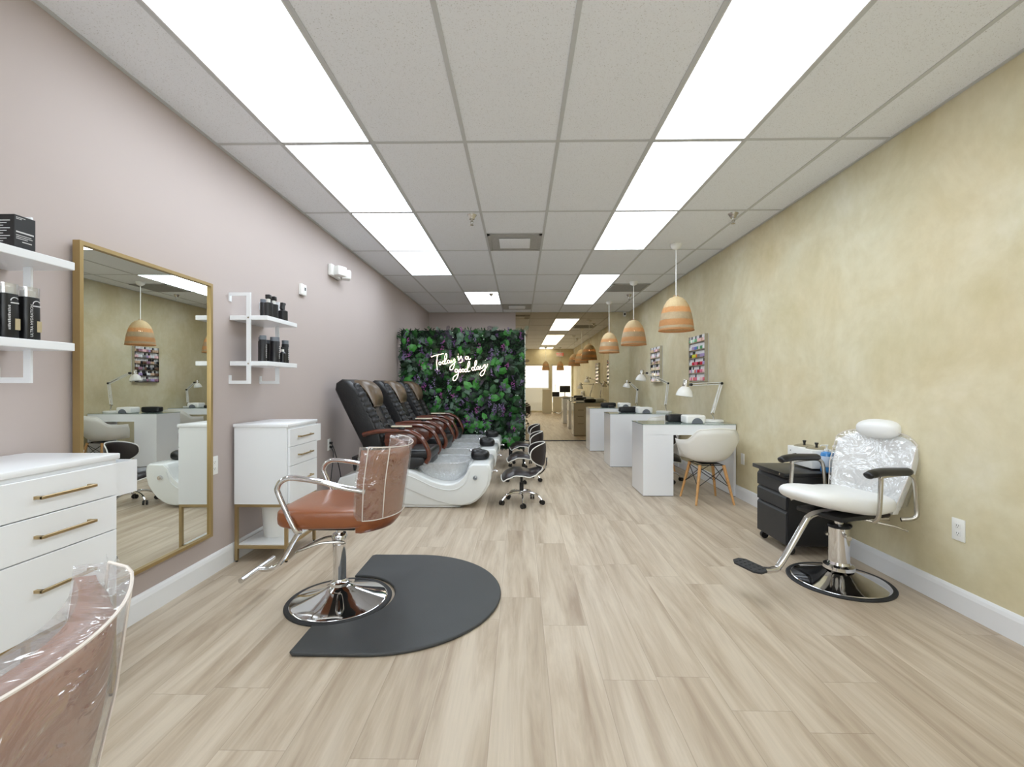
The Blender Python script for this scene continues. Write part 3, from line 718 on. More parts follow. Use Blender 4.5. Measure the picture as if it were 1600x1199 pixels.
for i in range(420):
    x, z = rnd.uniform(X0, X1), rnd.uniform(Z0, Z1); n, u, v = frame_at(x, z, 0.7); L = rnd.uniform(0.08, 0.16)
    o = Vector((x, -0.02, z)); mi = rnd.choice((0, 1, 1, 3, 5)); p.mi = mi
    for k in range(9):
        c = o + u * (L * k / 9) + Vector((0, -1, 0)) * (0.07 * math.sin(PI * (k + 1) / 12)); wv = L * 0.32 * math.sin(PI * (k + 1.5) / 11)
        for sg in (-1, 1):
            tip = c + v * (sg * wv) + u * (wv * 0.6)
            p.poly((c, c + u * 0.004, tip, c + v * (sg * wv * 0.5) - u * 0.003 + u * (wv * 0.2)))
p.build('fern_foliage', greens, t, smooth=False, recalc=False)
p = MB()      # broad lobed leaves
for i in range(230):
    x, z = rnd.uniform(X0 + 0.02, X1 - 0.02), rnd.uniform(Z0 + 0.02, Z1 - 0.02)
    n, u, v = frame_at(x, z, 0.8); L = rnd.uniform(0.028, 0.062); o = Vector((x, rnd.uniform(-0.12, -0.06), z))
    p.mi = rnd.choice((1, 1, 2, 2, 0, 3)) if (z < 1.3 or rnd.random() < 0.6) else 0
    pts = []
    for k in range(14):
        a = 2 * PI * k / 14; rr = L * (1 - 0.5 * (k == 7) + 0.45 * (k == 0) + 0.16 * (k % 2)); pts.append(o + u * (rr * math.cos(a) * 1.25) + v * (rr * math.sin(a)) - n * (rr * rr * 4))
    c = o + n * 0.004
    for k in range(14): p.poly((c, pts[k], pts[(k + 1) % 14]))
p.build('broad_leaves', greens, t, smooth=False, recalc=False)
p = MB()      # palm fans
for i in range(150):
    x, z = rnd.uniform(X0 + 0.05, X1 - 0.05), rnd.uniform(Z0 + 0.05, Z1); n, u, v = frame_at(x, z, 0.6); o = Vector((x, -0.07, z)); L = rnd.uniform(0.07, 0.12)
    p.mi = rnd.choice((3, 3, 1, 0, 5))
    for k in range(11):
        a = R(-75 + 15 * k); d = u * math.cos(a) + v * math.sin(a); s_ = v * math.cos(a) - u * math.sin(a)
        p.poly((o, o + d * L * 0.5 + s_ * 0.006, o + d * L - n * 0.02, o + d * L * 0.5 - s_ * 0.006))
p.build('palm_fans', greens, t, smooth=False, recalc=False)
pet = [mat('petal_violet', rgb(92, 62, 110), 0.5), mat('petal_magenta', rgb(150, 72, 140), 0.5), mat('petal_lilac', rgb(128, 112, 150), 0.5), mat('petal_white', rgb(205, 225, 205), 0.5)]
p = MB()
for i in range(190):
    x, z = rnd.uniform(X0 + 0.03, X1 - 0.03), rnd.uniform(Z0 + 0.03, Z1 - 0.02); base = Vector((x, -0.11, z)); mi = rnd.choice((0, 0, 1, 2, 2, 3 if rnd.random() < 0.3 else 0)); nn = rnd.randint(5, 14) if mi != 3 else 2
    for k in range(nn):
        o = base + Vector((rnd.gauss(0, 0.014), rnd.uniform(-0.02, 0.02), rnd.gauss(0, 0.03))); a0 = rnd.uniform(0, 6)
        p.mi = mi
        for q in range(4):
            a = a0 + q * PI / 2; d = Vector((math.cos(a), -0.3, math.sin(a))) * 0.011; s_ = Vector((-math.sin(a), 0, math.cos(a))) * 0.005
            p.poly((o, o + d * 0.6 + s_, o + d, o + d * 0.6 - s_))
p.build('purple_flowers', pet, t, smooth=False, recalc=False)

t = thing('neon_sign', 'warm white neon script sign on the leaves reading Today is a good day', 'neon sign', (-0.95, PY - 0.17, 0))
def npx(a, c):      # sign drawing units -> metres on the sign plane
    X = (660 + a * 0.075 - 812) / 715 * 7.33; Z = 1.245 + (601 - (520 + c * 0.075)) / 715 * 7.33
    return (X + 0.95, 0, Z)
def ring(cx, cy, rx, ry, a0=-60, a1=300):
    return [(cx + rx * math.cos(R(a)), cy - ry * math.sin(R(a))) for a in range(a0, a1 + 1, 24)]
words = {
 'word_today': [[(165, 500), (230, 475), (330, 450), (425, 432)], [(300, 455), (283, 560), (280, 660), (295, 775)], ring(350, 635, 24, 32),
    ring(425, 620, 24, 32, 0, 340) + [(452, 600), (488, 520), (492, 450), (470, 436), (450, 500), (447, 600), (462, 648), (490, 630)],
    ring(525, 600, 24, 30, 20, 340) + [(550, 580), (552, 620), (572, 625)], [(580, 560), (582, 605), (605, 612), (640, 560), (660, 545), (658, 620), (640, 710), (600, 772), (562, 765), (562, 715), (600, 670), (680, 600)]],
 'word_is': [[(715, 500), (735, 480), (732, 550), (745, 568), (765, 540)], [(735, 445), (739, 440)], [(765, 540), (795, 480), (805, 520), (822, 570), (805, 612), (762, 618)]],
 'word_a': [ring(912, 520, 26, 32, 20, 340) + [(945, 490), (948, 540), (970, 555), (1000, 530)]],
 'word_good': [ring(690, 790, 26, 32, 20, 340) + [(722, 760), (735, 830), (722, 910), (680, 985), (635, 1000), (620, 960), (650, 905), (740, 850)], ring(775, 790, 22, 30), ring(835, 788, 22, 30),
    ring(895, 785, 24, 32, 0, 340) + [(925, 760), (965, 680), (978, 610), (955, 600), (935, 670), (928, 760), (945, 812), (985, 790)]],
 'word_day': [ring(1045, 750, 26, 32, 0, 340) + [(1075, 730), (1110, 660), (1125, 590), (1100, 580), (1082, 650), (1080, 740), (1092, 780), (1115, 765)],
    ring(1150, 735, 24, 30, 20, 340) + [(1176, 705), (1178, 760), (1195, 765)], [(1205, 690), (1208, 735), (1235, 740), (1275, 680), (1300, 665), (1300, 740), (1285, 830), (1240, 895), (1200, 885), (1205, 835), (1260, 780), (1320, 730), (1355, 650)]]}
for wn_, strokes in words.items():
    p = MB()
    for st in strokes:
        p.tube(smooth_path([npx(*q) for q in st], 3), 0.0040, 8)
    p.build(wn_, 'neon', t)
for x, z in ((-0.45, 1.62), (0.28, 1.5)):
    p = MB(); p.cyl((x, 0, z), (x, 0.15, z), 0.004, n=8); p.build('standoff', 'chrome', t)

# ================================================================== CABINETS
def cabinet(y0, label):
    t = thing('drawer_cabinet', label, 'cabinet', (XL + 0.012, y0, 0), 0, 'white drawer cabinets with brass handles')
    W, D = 0.455, 0.385
    p = MB(); p.box(0.01, 0.0, 0.406, D - 0.004, W, 0.945); p.build('body', 'white', t, smooth=False)
    p = MB(); p.box(0.004, -0.008, 0.945, D + 0.008, W + 0.008, 0.968, 0.004, 2); p.build('top_board', 'white', t)
    for z0, z1 in ((0.409, 0.666), (0.670, 0.802), (0.806, 0.930)):
        p = MB(); p.box(D - 0.003, 0.014, z0, D + 0.012, W - 0.014, z1, 0.001, 1); o = p.build('drawer', 'white', t, smooth=False)
        zc = (z0 + z1) / 2 if z1 - z0 < 0.2 else z1 - 0.11
        p = MB(); p.box(D + 0.032, W / 2 - 0.10, zc - 0.005, D + 0.042, W / 2 + 0.10, zc + 0.005, 0.001, 1)
        for s_ in (-1, 1): p.box(D + 0.011, W / 2 + s_ * 0.094 - 0.006, zc - 0.005, D + 0.04, W / 2 + s_ * 0.094 + 0.006, zc + 0.005)
        p.build('handle', 'gold', o, smooth=False)
    p = MB(); L = 0.02
    for x in (0.012, D - 0.022):
        for y in (0.0, W - L): p.box(x, y, 0.012, x + L, y + L, 0.4059)
    for z in (0.3855, 0.095):
        p.box(0.0321, 0.0005, z, D - 0.0221, L, z + L); p.box(0.0321, W - L, z, D - 0.0221, W - 0.0005, z + L)
        p.box(0.0125, L + 0.0001, z, 0.012 + L, W - L - 0.0001, z + L); p.box(D - 0.022, L + 0.0001, z, D - 0.0025, W - L - 0.0001, z + L)
    p.build('metal_frame', 'gold', t, smooth=False)
    for x in (0.012, D - 0.022):
        for y in (0.0, W - L): q = MB(); q.cyl((x + 0.01, y + 0.01, 0.0), (x + 0.01, y + 0.01, 0.013), 0.009, n=10); q.build('foot_glide', 'black', t)
    p = MB(); p.box(0.03, 0.018, 0.113, D - 0.02, W - 0.018, 0.123); p.build('low_shelf', 'white', t, smooth=False)
    p = MB()      # open side tray
    p.box(0.12, W, 0.79, 0.37, W + 0.115, 0.798); p.box(0.12, W + 0.107, 0.7981, 0.37, W + 0.115, 0.925); p.box(0.12, W + 0.0041, 0.7981, 0.128, W + 0.1069, 0.925); p.box(0.362, W + 0.0041, 0.7981, 0.37, W + 0.1069, 0.925); p.box(0.12, W, 0.7981, 0.37, W + 0.004, 0.925)
    p.build('side_tray', 'white', t, smooth=False)
cabinet(3.17, 'white three-drawer cabinet on brass legs behind the brown salon chair')
cabinet(1.362, 'white three-drawer cabinet with brass handles at the left edge of photo')
t = thing('waste_bin', 'white waste bin on the low shelf under the far cabinet', 'bin', (XL + 0.20, 3.40, 0.1235))
p = MB(); p.lathe([(0, 0), (0.085, 0), (0.105, 0.24), (0.109, 0.243), (0.109, 0.25), (0.101, 0.25), (0.083, 0.006), (0, 0.006)]); p.build('bucket', 'whitep', t)

# ================================================================== BROWN SALON CHAIRS
def disc_base(t, r):
    p = MB(); k = r / 0.3
    p.lathe([(0, 0.110), (0.048 * k, 0.106), (0.062 * k, 0.092), (0.10 * k, 0.072), (0.15 * k, 0.054), (0.21 * k, 0.036), (0.26 * k, 0.023), (0.285 * k, 0.016), (0.296 * k, 0.013), (0.299 * k, 0.004)], n=72); p.build('base_plate', 'chrome', t, ang=60)
    p = MB(); p.lathe([(0.296 * k, 0.0), (0.323 * k, 0.0), (0.325 * k, 0.006), (0.318 * k, 0.012), (0.296 * k, 0.013), (0.296 * k, 0.0)], n=64); p.build('rubber_ring', 'rubber', t)
def back_fn(off, vlo=0.0, vhi=1.0, grow=0.0, zt=0.43, z0=0.455, w0=0.205, w1=0.272, lean=0.055, curve=0.12, horn=0.02, x0=-0.285, hp=2):
    def f(u, v):
        a = 2 * u - 1; vv = vlo + (vhi - vlo) * v
        wv = w0 + (w1 - w0) * min(1, vv * 1.6) + grow
        x = x0 + curve * abs(a) ** 2.4 - lean * vv ** 1.2
        nx = -1.0; ny = 0.55 * a * abs(a)
        e = max(0, 1 - (2 * abs(a) - 1) ** 6) if abs(a) > 0.5 else 1
        ed = max(0.0, min(1, (1 - abs(a)) * 9)) ** 0.5; ev = min(1, min(vv + 0.02, 1.02 - vv) * 9) ** 0.5 if grow == 0 else 1
        o = off * (max(0.5, min(ed, ev)) if grow == 0 else (0.6 + 0.4 * ed))
        z = z0 + zt * vv + horn * abs(a) ** hp * vv + (grow * vv)
        return (x + nx * o, a * wv + ny * o * 0.4, z)
    return f
def make_brown(loc, rz, label, big=False):
    t = thing('salon_chair', label, 'salon chair', loc, rz, 'brown salon chairs')
    disc_base(t, 0.27)
    p = MB(); p.cyl((0, 0, 0.07), (0, 0, 0.33), 0.036, n=32); p.lathe([(0.036, 0.33), (0.042, 0.335), (0.044, 0.375), (0.036, 0.39), (0, 0.39)]); p.cyl((0, 0, 0.38), (0, 0, 0.455), 0.02, n=20)
    p.lathe([(0.054, 0.095), (0.052, 0.11), (0.040, 0.118), (0.036, 0.13)]); p.build('column', 'chrome', t)
    p = MB(); p.tube(smooth_path([(-0.045, 0.045, 0.35), (0.0, 0.046, 0.352), (0.09, 0.06, 0.348), (0.2, 0.075, 0.31), (0.225, 0.05, 0.296), (0.2, 0.02, 0.31), (0.1, -0.035, 0.35), (0.0, -0.046, 0.352)], 5), 0.007, 8)
    p.build('pump_lever', 'steel', t)
    p = MB(); p.box(-0.13, -0.12, 0.44, 0.13, 0.12, 0.47, 0.006, 2); p.build('under_frame', 'blackmetal', t)
    # seat: waterfall cushion, narrower to the back
    def sf(x, y, k):
        xx = x - 0.003; wv = 0.93 + 0.28 * (xx + 0.27)
        return (xx, y * wv, 0.533 + (0.057 if k > 0 else 0.063) * k + 0.008 * (y / 0.26) ** 2 * (k > 0) + 0.03 * max(0, -xx - 0.1) * (k < 0) + 0.03 * max(0, xx - 0.1) * (k < 0))
    p = MB(); p.cushion(sf, 0.272, 0.252, 5.0, 4.6); p.build('seat', 'brown', t, ang=75)
    p = MB(); p.grid(back_fn(0.0), 24, 20, fn2=back_fn(0.06)); p.build('backrest', 'brown', t, ang=80)
    for s_ in (-1, 1):
        y = 0.278 * s_
        p = MB(); p.tube(smooth_path([(0.10, y * 0.93, 0.478), (0.125, y, 0.50), (0.205, y, 0.67), (0.212, y, 0.715), (0.185, y, 0.75), (0.13, y, 0.762), (0.0, y, 0.745), (-0.12, y, 0.715), (-0.19, y * 0.97, 0.70), (-0.235, y * 0.93, 0.69)], 6), 0.0135, 10, flat=1.25)
        p.build('armrest', 'chrome', t, ang=60)
    p = MB(); p.tube(smooth_path([(0.10, 0, 0.462), (0.19, 0, 0.44), (0.25, 0, 0.37), (0.33, 0, 0.235), (0.37, 0, 0.195), (0.42, 0, 0.178), (0.475, 0, 0.18)], 6), 0.0145, 12)
    p.cyl((0.475, -0.165, 0.18), (0.475, 0.165, 0.18), 0.0145, n=14); p.build('footrest', 'chrome', t)
    # clear vinyl cover over the back
    g = 0.009
    p = MB(); p.grid(back_fn(0.070, 0.16, 1.02, g), 28, 24); p.grid(back_fn(-0.014, 0.16, 1.02, g), 28, 24)
    fo, fi = back_fn(0.070, 0.16, 1.02, g), back_fn(-0.014, 0.16, 1.02, g)
    for i in range(28): p.quad(fo(i / 28, 1), fo((i + 1) / 28, 1), fi((i + 1) / 28, 1), fi(i / 28, 1))
    for j in range(24):
        for u in (0, 1): p.quad(fo(u, j / 24), fo(u, (j + 1) / 24), fi(u, (j + 1) / 24), fi(u, j / 24))
    if big:      # the loose sheet hangs out beyond the far side of the back
        s_ = -1
        def fl(u, v):
            z = 0.92 - 0.62 * v + 0.01 * math.sin(9 * u); base = fo(0, min(1, max(0, 1 - v * 1.2)))
            return (base[0] - 0.02 + 0.05 * u, base[1] - (0.045 * math.sin(PI * min(1, 0.25 + v * 0.9)) + 0.012) * u + 0.012 * math.sin(14 * v + 2 * u), z)
        p.grid(fl, 8, 24)
    bmesh.ops.remove_doubles(p.bm, verts=p.bm.verts, dist=0.0005)
    cv = p.build('vinyl_cover', 'filmhazy' if big else 'film', t, ang=80)
    p = MB()
    for u in (0, 0.13, 0.87, 1): p.tube([fo(u, j / 20) for j in range(21)], 0.0028, 6)
    p.tube([fo(i / 28, 0) for i in range(29)], 0.0028, 6); p.tube([fo(i / 28, 1) for i in range(29)], 0.0028, 6)
    p.build('cover_seam', 'seam', cv)
    return t
make_brown((-1.037, 2.62, 0.0), PI, 'brown leather salon chair in clear cover beside the black mat')
make_brown((-0.975, 0.50, 0.0), R(186), 'brown salon chair cut off at the lower left corner of photo', big=True)

# anti-fatigue mat with a round notch for the chair base
p = MB(); pts = []
cx, cy, rr = -0.72, 2.68, 0.61; bx, by, br = -1.037, 2.62, 0.308
for k in range(41):
    a = R(-90 + 180 * k / 40); pts.append((cx + rr * math.cos(a), cy + rr * math.sin(a)))
xe = -1.06; dy = math.sqrt(br * br - (xe - bx) ** 2)
pts.append((xe + 0.02, cy + rr)); pts.append((xe, cy + rr - 0.02))
a0 = math.degrees(math.atan2(dy, xe - bx)); 
for k in range(33):
    a = R(a0 - 2 * a0 * k / 32); pts.append((bx + br * math.cos(a), by + br * math.sin(a)))
pts.append((xe, cy - rr + 0.02)); pts.append((xe + 0.02, cy - rr))
p.prism(pts[::-1], 'z', 0.0, 0.019, 0.009, 3)
solo(p, 'salon_mat', 'matrub', 'black half-round anti-fatigue mat on the floor around brown chair', 'mat', ang=50)

# ================================================================== WHITE SALON CHAIR
t = thing('salon_chair', 'white leather salon chair with headrest and black arm pads', 'salon chair', (2.02, 2.93, 0), R(199))
disc_base(t, 0.268)
p = MB(); p.cyl((0, 0, 0.07), (0, 0, 0.345), 0.058, n=40); p.lathe([(0.088, 0.085), (0.085, 0.105), (0.065, 0.115), (0.058, 0.13)]); p.cyl((0, 0, 0.35), (0, 0, 0.44), 0.024, n=20); p.build('column', 'chrome', t)
p = MB(); p.lathe([(0.06, 0.343), (0.062, 0.35), (0.055, 0.358), (0, 0.36)]); p.build('column_cap', 'charcoal', t)
p = MB(); p.tube([(0.05, -0.04, 0.29), (0.02, -0.075, 0.285), (-0.2, -0.09, 0.30)], 0.008, 8); p.tube([(0, 0.05, 0.30), (0.05, 0.10, 0.305)], 0.014, 8); o = p.build('pump_lever', 'steel', t)
p = MB(); p.ell((-0.215, -0.09, 0.301), (0.024, 0.016, 0.016)); p.build('knob', 'black', o)
p = MB(); p.tube([(-0.02, 0.12, 0.425), (-0.14, 0.24, 0.40), (-0.19, 0.27, 0.38)], 0.007, 8); p.tube([(-0.02, 0.10, 0.42), (-0.2, 0.16, 0.42)], 0.012, 8); p.build('recline_lever', 'steel', t)
p = MB(); p.box(-0.24, -0.15, 0.425, 0.18, 0.15, 0.455, 0.008, 2); p.build('under_frame', 'blackmetal', t)
def wf(x, y, k):
    xx = x + 0.062; tp = 1 - 0.22 * max(0, xx) / 0.3
    return (xx, y * tp, 0.515 + (0.068 if k > 0 else 0.06) * k + 0.045 * max(0, xx) / 0.3 * (1 if k > 0 else 1.2) + 0.02 * max(0, xx - 0.1) * (k < 0))
p = MB(); p.cushion(wf, 0.30, 0.25, 4.0, 3.0); p.build('seat', 'wleather', t, ang=75)
kw = dict(zt=0.46, z0=0.455, w0=0.19, w1=0.238, lean=0.13, curve=0.05, hp=5, horn=-0.06, x0=-0.235)
p = MB(); p.grid(back_fn(0.0, **kw), 24, 20, fn2=back_fn(0.075, **kw)); bk = p.build('backrest', 'wleather', t, ang=80)
p = MB(); p.tube([(-0.40, 0, 0.86), (-0.395, 0, 0.97)], 0.012, 8); p.build('headrest_post', 'chrome', t)
p = MB(); p.ell((-0.355, 0, 0.955), (0.07, 0.13, 0.06), 28, 18, 2.5, Matrix.Rotation(R(12), 3, 'Y')); p.build('headrest', 'wleather', t)
g = 0.012
fo, fi = back_fn(0.092, 0.10, 1.03, g, **kw), back_fn(-0.016, 0.10, 1.03, g, **kw)
p = MB(); p.grid(fo, 24, 20); p.grid(fi, 24, 20)
for i in range(24): p.quad(fo(i / 24, 1), fo((i + 1) / 24, 1), fi((i + 1) / 24, 1), fi(i / 24, 1))
for j in range(20):
    for u in (0, 1): p.quad(fo(u, j / 20), fo(u, (j + 1) / 20), fi(u, (j + 1) / 20), fi(u, j / 20))
def fl(u, v): return (-0.43 - 0.05 * u, (0.2 + 0.10 * u), 0.86 - (0.33 * v + 0.12 * u * v))
p.grid(fl, 6, 12)
cv = p.build('vinyl_cover', 'film', t, ang=80)
p = MB()
p.tube([fi(0, j / 20) for j in range(21)] + [fi(i / 24, 1) for i in range(1, 25)] + [fi(1, 1 - j / 20) for j in range(1, 21)], 0.0024, 6)
p.build('cover_seam', 'seam', cv)
p = MB(); p.tube([fl(1, j / 12) for j in range(13)] + [fl(1 - j / 6, 1) for j in range(1, 7)], 0.003, 6); p.build('loose_hem', 'seam', cv)
for s_ in (-1, 1):
    y = 0.283 * s_
    p = MB(); p.tube(smooth_path([(0.075, y * 0.92, 0.455), (0.072, y, 0.50), (0.055, y, 0.695), (0.06, y, 0.715), (-0.02, y, 0.722), (-0.16, y, 0.722), (-0.215, y, 0.70), (-0.235, y, 0.64), (-0.245, y, 0.52), (-0.235, y, 0.46), (-0.18, y * 0.85, 0.44)], 5), 0.0125, 10); o = p.build('armrest', 'steel', t, ang=60)
    p = MB(); p.tube(smooth_path([(0.165, y, 0.728), (0.13, y, 0.737), (0.05, y, 0.744), (-0.06, y, 0.740), (-0.15, y, 0.735), (-0.19, y, 0.732)], 4), [0.012] + [0.021] * 3 + [0.024] * 14 + [0.018, 0.018, 0.010], 14, flat=1.35); p.build('arm_pad', 'black', o, ang=60)
p = MB(); p.tube(smooth_path([(0.05, 0, 0.445), (0.18, 0, 0.448), (0.255, 0, 0.43), (0.30, 0, 0.385), (0.48, 0, 0.17), (0.54, 0, 0.14), (0.65, 0, 0.155), (0.70, 0, 0.172)], 7), 0.019, 14); o = p.build('footrest', 'chrome', t)
q = Matrix.Translation((0.715, 0, 0.185)) @ Matrix.Rotation(R(6), 4, 'Y')
p = MB(); p.prism([(-0.045, -0.07), (-0.02, -0.105), (0.02, -0.105), (0.045, -0.07), (0.045, 0.07), (0.02, 0.105), (-0.02, 0.105), (-0.045, 0.07)], 'z', -0.006, 0.006, 0.002, 1)
for i in range(5):
    for j in range(3): p.lathe([(0.008, 0.006), (0.006, 0.009), (0, 0.009)], -0.027 + 0.027 * j, -0.07 + 0.035 * i, 0, 8)
p.xf(q); p.build('foot_plate', 'rubber', o)

# ================================================================== ROLLING CABINET, WAX WARMER, LOTIONS
t = thing('rolling_drawer_cabinet', 'black rolling metal drawer cabinet behind the white salon chair', 'drawer cabinet', (1.945, 3.36, 0))
p = MB(); p.box(0.012, 0.0, 0.065, 0.435, 0.42, 0.57, 0.004, 2); p.build('body', 'blackmetal', t)
p = MB(); p.box(-0.03, -0.012, 0.57, 0.44, 0.44, 0.60, 0.004, 2); p.build('lid', 'black', t)
for z0, z1 in ((0.07, 0.315), (0.325, 0.43), (0.44, 0.545)):
    p = MB(); p.box(-0.006, 0.01, z0, 0.013, 0.41, z1 - 0.018, 0.002, 1); p.prism([(-0.006, z1 - 0.018), (0.013, z1 - 0.018), (0.013, z1), (0.008, z1)], 'y', 0.01, 0.41); p.build('drawer', 'charcoal', t)
p = MB(); p.cyl((-0.01, 0.04, 0.586), (-0.034, 0.04, 0.586), 0.008, n=12); p.build('lock', 'steel', t)
for x in (0.04, 0.40):
    for y in (0.03, 0.39):
        p = MB(); p.cyl((x - 0.0, y - 0.014, 0.028), (x, y + 0.014, 0.028), 0.028, n=20); p.box(x - 0.012, y - 0.02, 0.03, x + 0.02, y + 0.02, 0.066, 0.004, 1); p.build('caster', 'black', t)
t = thing('wax_warmer', 'white double-pot wax warmer with black knobs on black cabinet', 'wax warmer', (2.18, 3.465, 0.60))
p = MB(); p.box(0.01, 0.0, 0.012, 0.185, 0.315, 0.150, 0.004, 2); p.build('housing', 'whitep', t)
for x in (0.03, 0.165):
    for y in (0.02, 0.295): p = MB(); p.cyl((x, y, 0), (x, y, 0.013), 0.009, n=10); p.build('foot', 'black', t)
for y in (0.085, 0.235):
    p = MB(); p.lathe([(0.072, 0.149), (0.074, 0.154), (0.06, 0.162), (0.03, 0.169), (0, 0.171)], 0.098, y, 0, 28); o = p.build('pot_lid', 'steel', t)
    p = MB(); p.lathe([(0, 0.169), (0.008, 0.170), (0.009, 0.182), (0.014, 0.193), (0.012, 0.199), (0, 0.20)], 0.098, y, 0, 14); p.build('lid_knob', 'black', o)
for y in (0.12, 0.20):
    p = MB(); p.cyl((0.011, y, 0.085), (-0.012, y, 0.085), 0.017, 0.014, 16); p.build('dial', 'black', t)
for y in (0.05, 0.27):
    p = MB(); p.cyl((0.011, y, 0.115), (0.006, y, 0.115), 0.004, n=8); p.build('indicator', 'charcoal', t)
def lotion(x, y, label):
    t = thing('lotion_bottle', label, 'pump bottle', (x, y, 0.60), 0, 'blue lotion pump bottles')
    p = MB(); p.lathe([(0, 0), (0.036, 0), (0.039, 0.006), (0.039, 0.125), (0.034, 0.142), (0.014, 0.152), (0, 0.152)]); p.build('bottle', 'blue', t)
    p = MB(); p.lathe([(0.0395, 0.04), (0.0402, 0.042), (0.0402, 0.115), (0.0395, 0.117)]); p.build('label_wrap', 'bluelabel', t)
    p = MB(); p.lathe([(0.015, 0.15), (0.016, 0.168), (0.006, 0.17), (0.005, 0.19), (0.011, 0.192), (0.011, 0.2), (0, 0.201)], n=14); p.tube([(0, 0, 0.196), (-0.04, 0, 0.196), (-0.048, 0, 0.188)], 0.004, 8); p.build('pump', 'whitep', t)
lotion(2.265, 3.415, 'blue lotion pump bottle beside the wax warmer')
lotion(2.345, 3.40, 'second blue lotion pump bottle, half behind the white chair back')

# ================================================================== MANICURE DESKS
def desk(y0, x0, label):
    t = thing('manicure_desk', label, 'desk', (x0, y0, 0), 0, 'white manicure desks')
    W = XR - 0.012 - x0; D = 0.5; Z = 0.795
    p = MB(); p.box(0.0, 0.0, 0.006, 0.335, D, Z - 0.11); p.box(0.0, 0, Z - 0.112, W, D, Z - 0.0, ) ; p.build('body', 'gloss', t, smooth=False)
    p = MB(); p.box(W - 0.025, 0.0, 0.006, W, D, Z - 0.11); p.build('side_panel', 'gloss', t, smooth=False)
    p = MB(); p.box(0.003, 0.003, 0.0, 0.332, D - 0.003, 0.006); p.box(W - 0.022, 0.003, 0, W - 0.003, D - 0.003, 0.006); p.build('plinth', 'charcoal', t, smooth=False)
    p = MB(); p.box(-0.004, -0.004, Z, W + 0.002, D + 0.004, Z + 0.008, 0.001, 1); p.build('glass_top', 'deskglass', t, smooth=False)
    for z0, z1 in ((0.02, 0.33), (0.34, 0.50), (0.51, 0.66)):
        p = MB(); p.box(0.01, D, z0, 0.325, D + 0.014, z1); o = p.build('drawer', 'gloss', t, smooth=False)
        p = MB(); p.tube([(0.10, D + 0.013, z1 - 0.035), (0.10, D + 0.03, z1 - 0.035), (0.235, D + 0.03, z1 - 0.035), (0.235, D + 0.013, z1 - 0.035)], 0.004, 6); p.build('handle', 'charcoal', o)
    return t
desk(5.116, 1.374, 'white gloss manicure desk nearest the camera')
desk(6.92, 1.365, 'middle white gloss manicure desk')
desk(8.56, 1.31, 'farthest white gloss manicure desk near the back mirror')
ZT = 0.803
def uv_lamp(x, y, label):
    t = thing('nail_dryer_lamp', label, 'nail lamp', (x, y, ZT), 0, 'white nail dryer lamps')
    p = MB(); p.box(-0.11, 0.0, 0, 0.11, 0.20, 0.095, 0.022, 4); p.build('housing', 'whitep', t)
    arc = [(0.062 * math.cos(a), 0.004 + 0.062 * math.sin(a)) for a in [PI * k / 14 for k in range(15)]]
    p = MB(); p.prism([(a + 0.01, c) for a, c in arc], 'y', -0.004, 0.01); p.build('hand_opening', 'grey', t)
def hand_rest(x, y, label):
    t = thing('hand_rest', label, 'hand cushion', (x, y, ZT), 0, 'black hand cushions')
    p = MB(); p.ell((0, 0, 0.045), (0.145, 0.06, 0.045), 32, 18, 6.0); p.build('cushion', 'bleather', t)
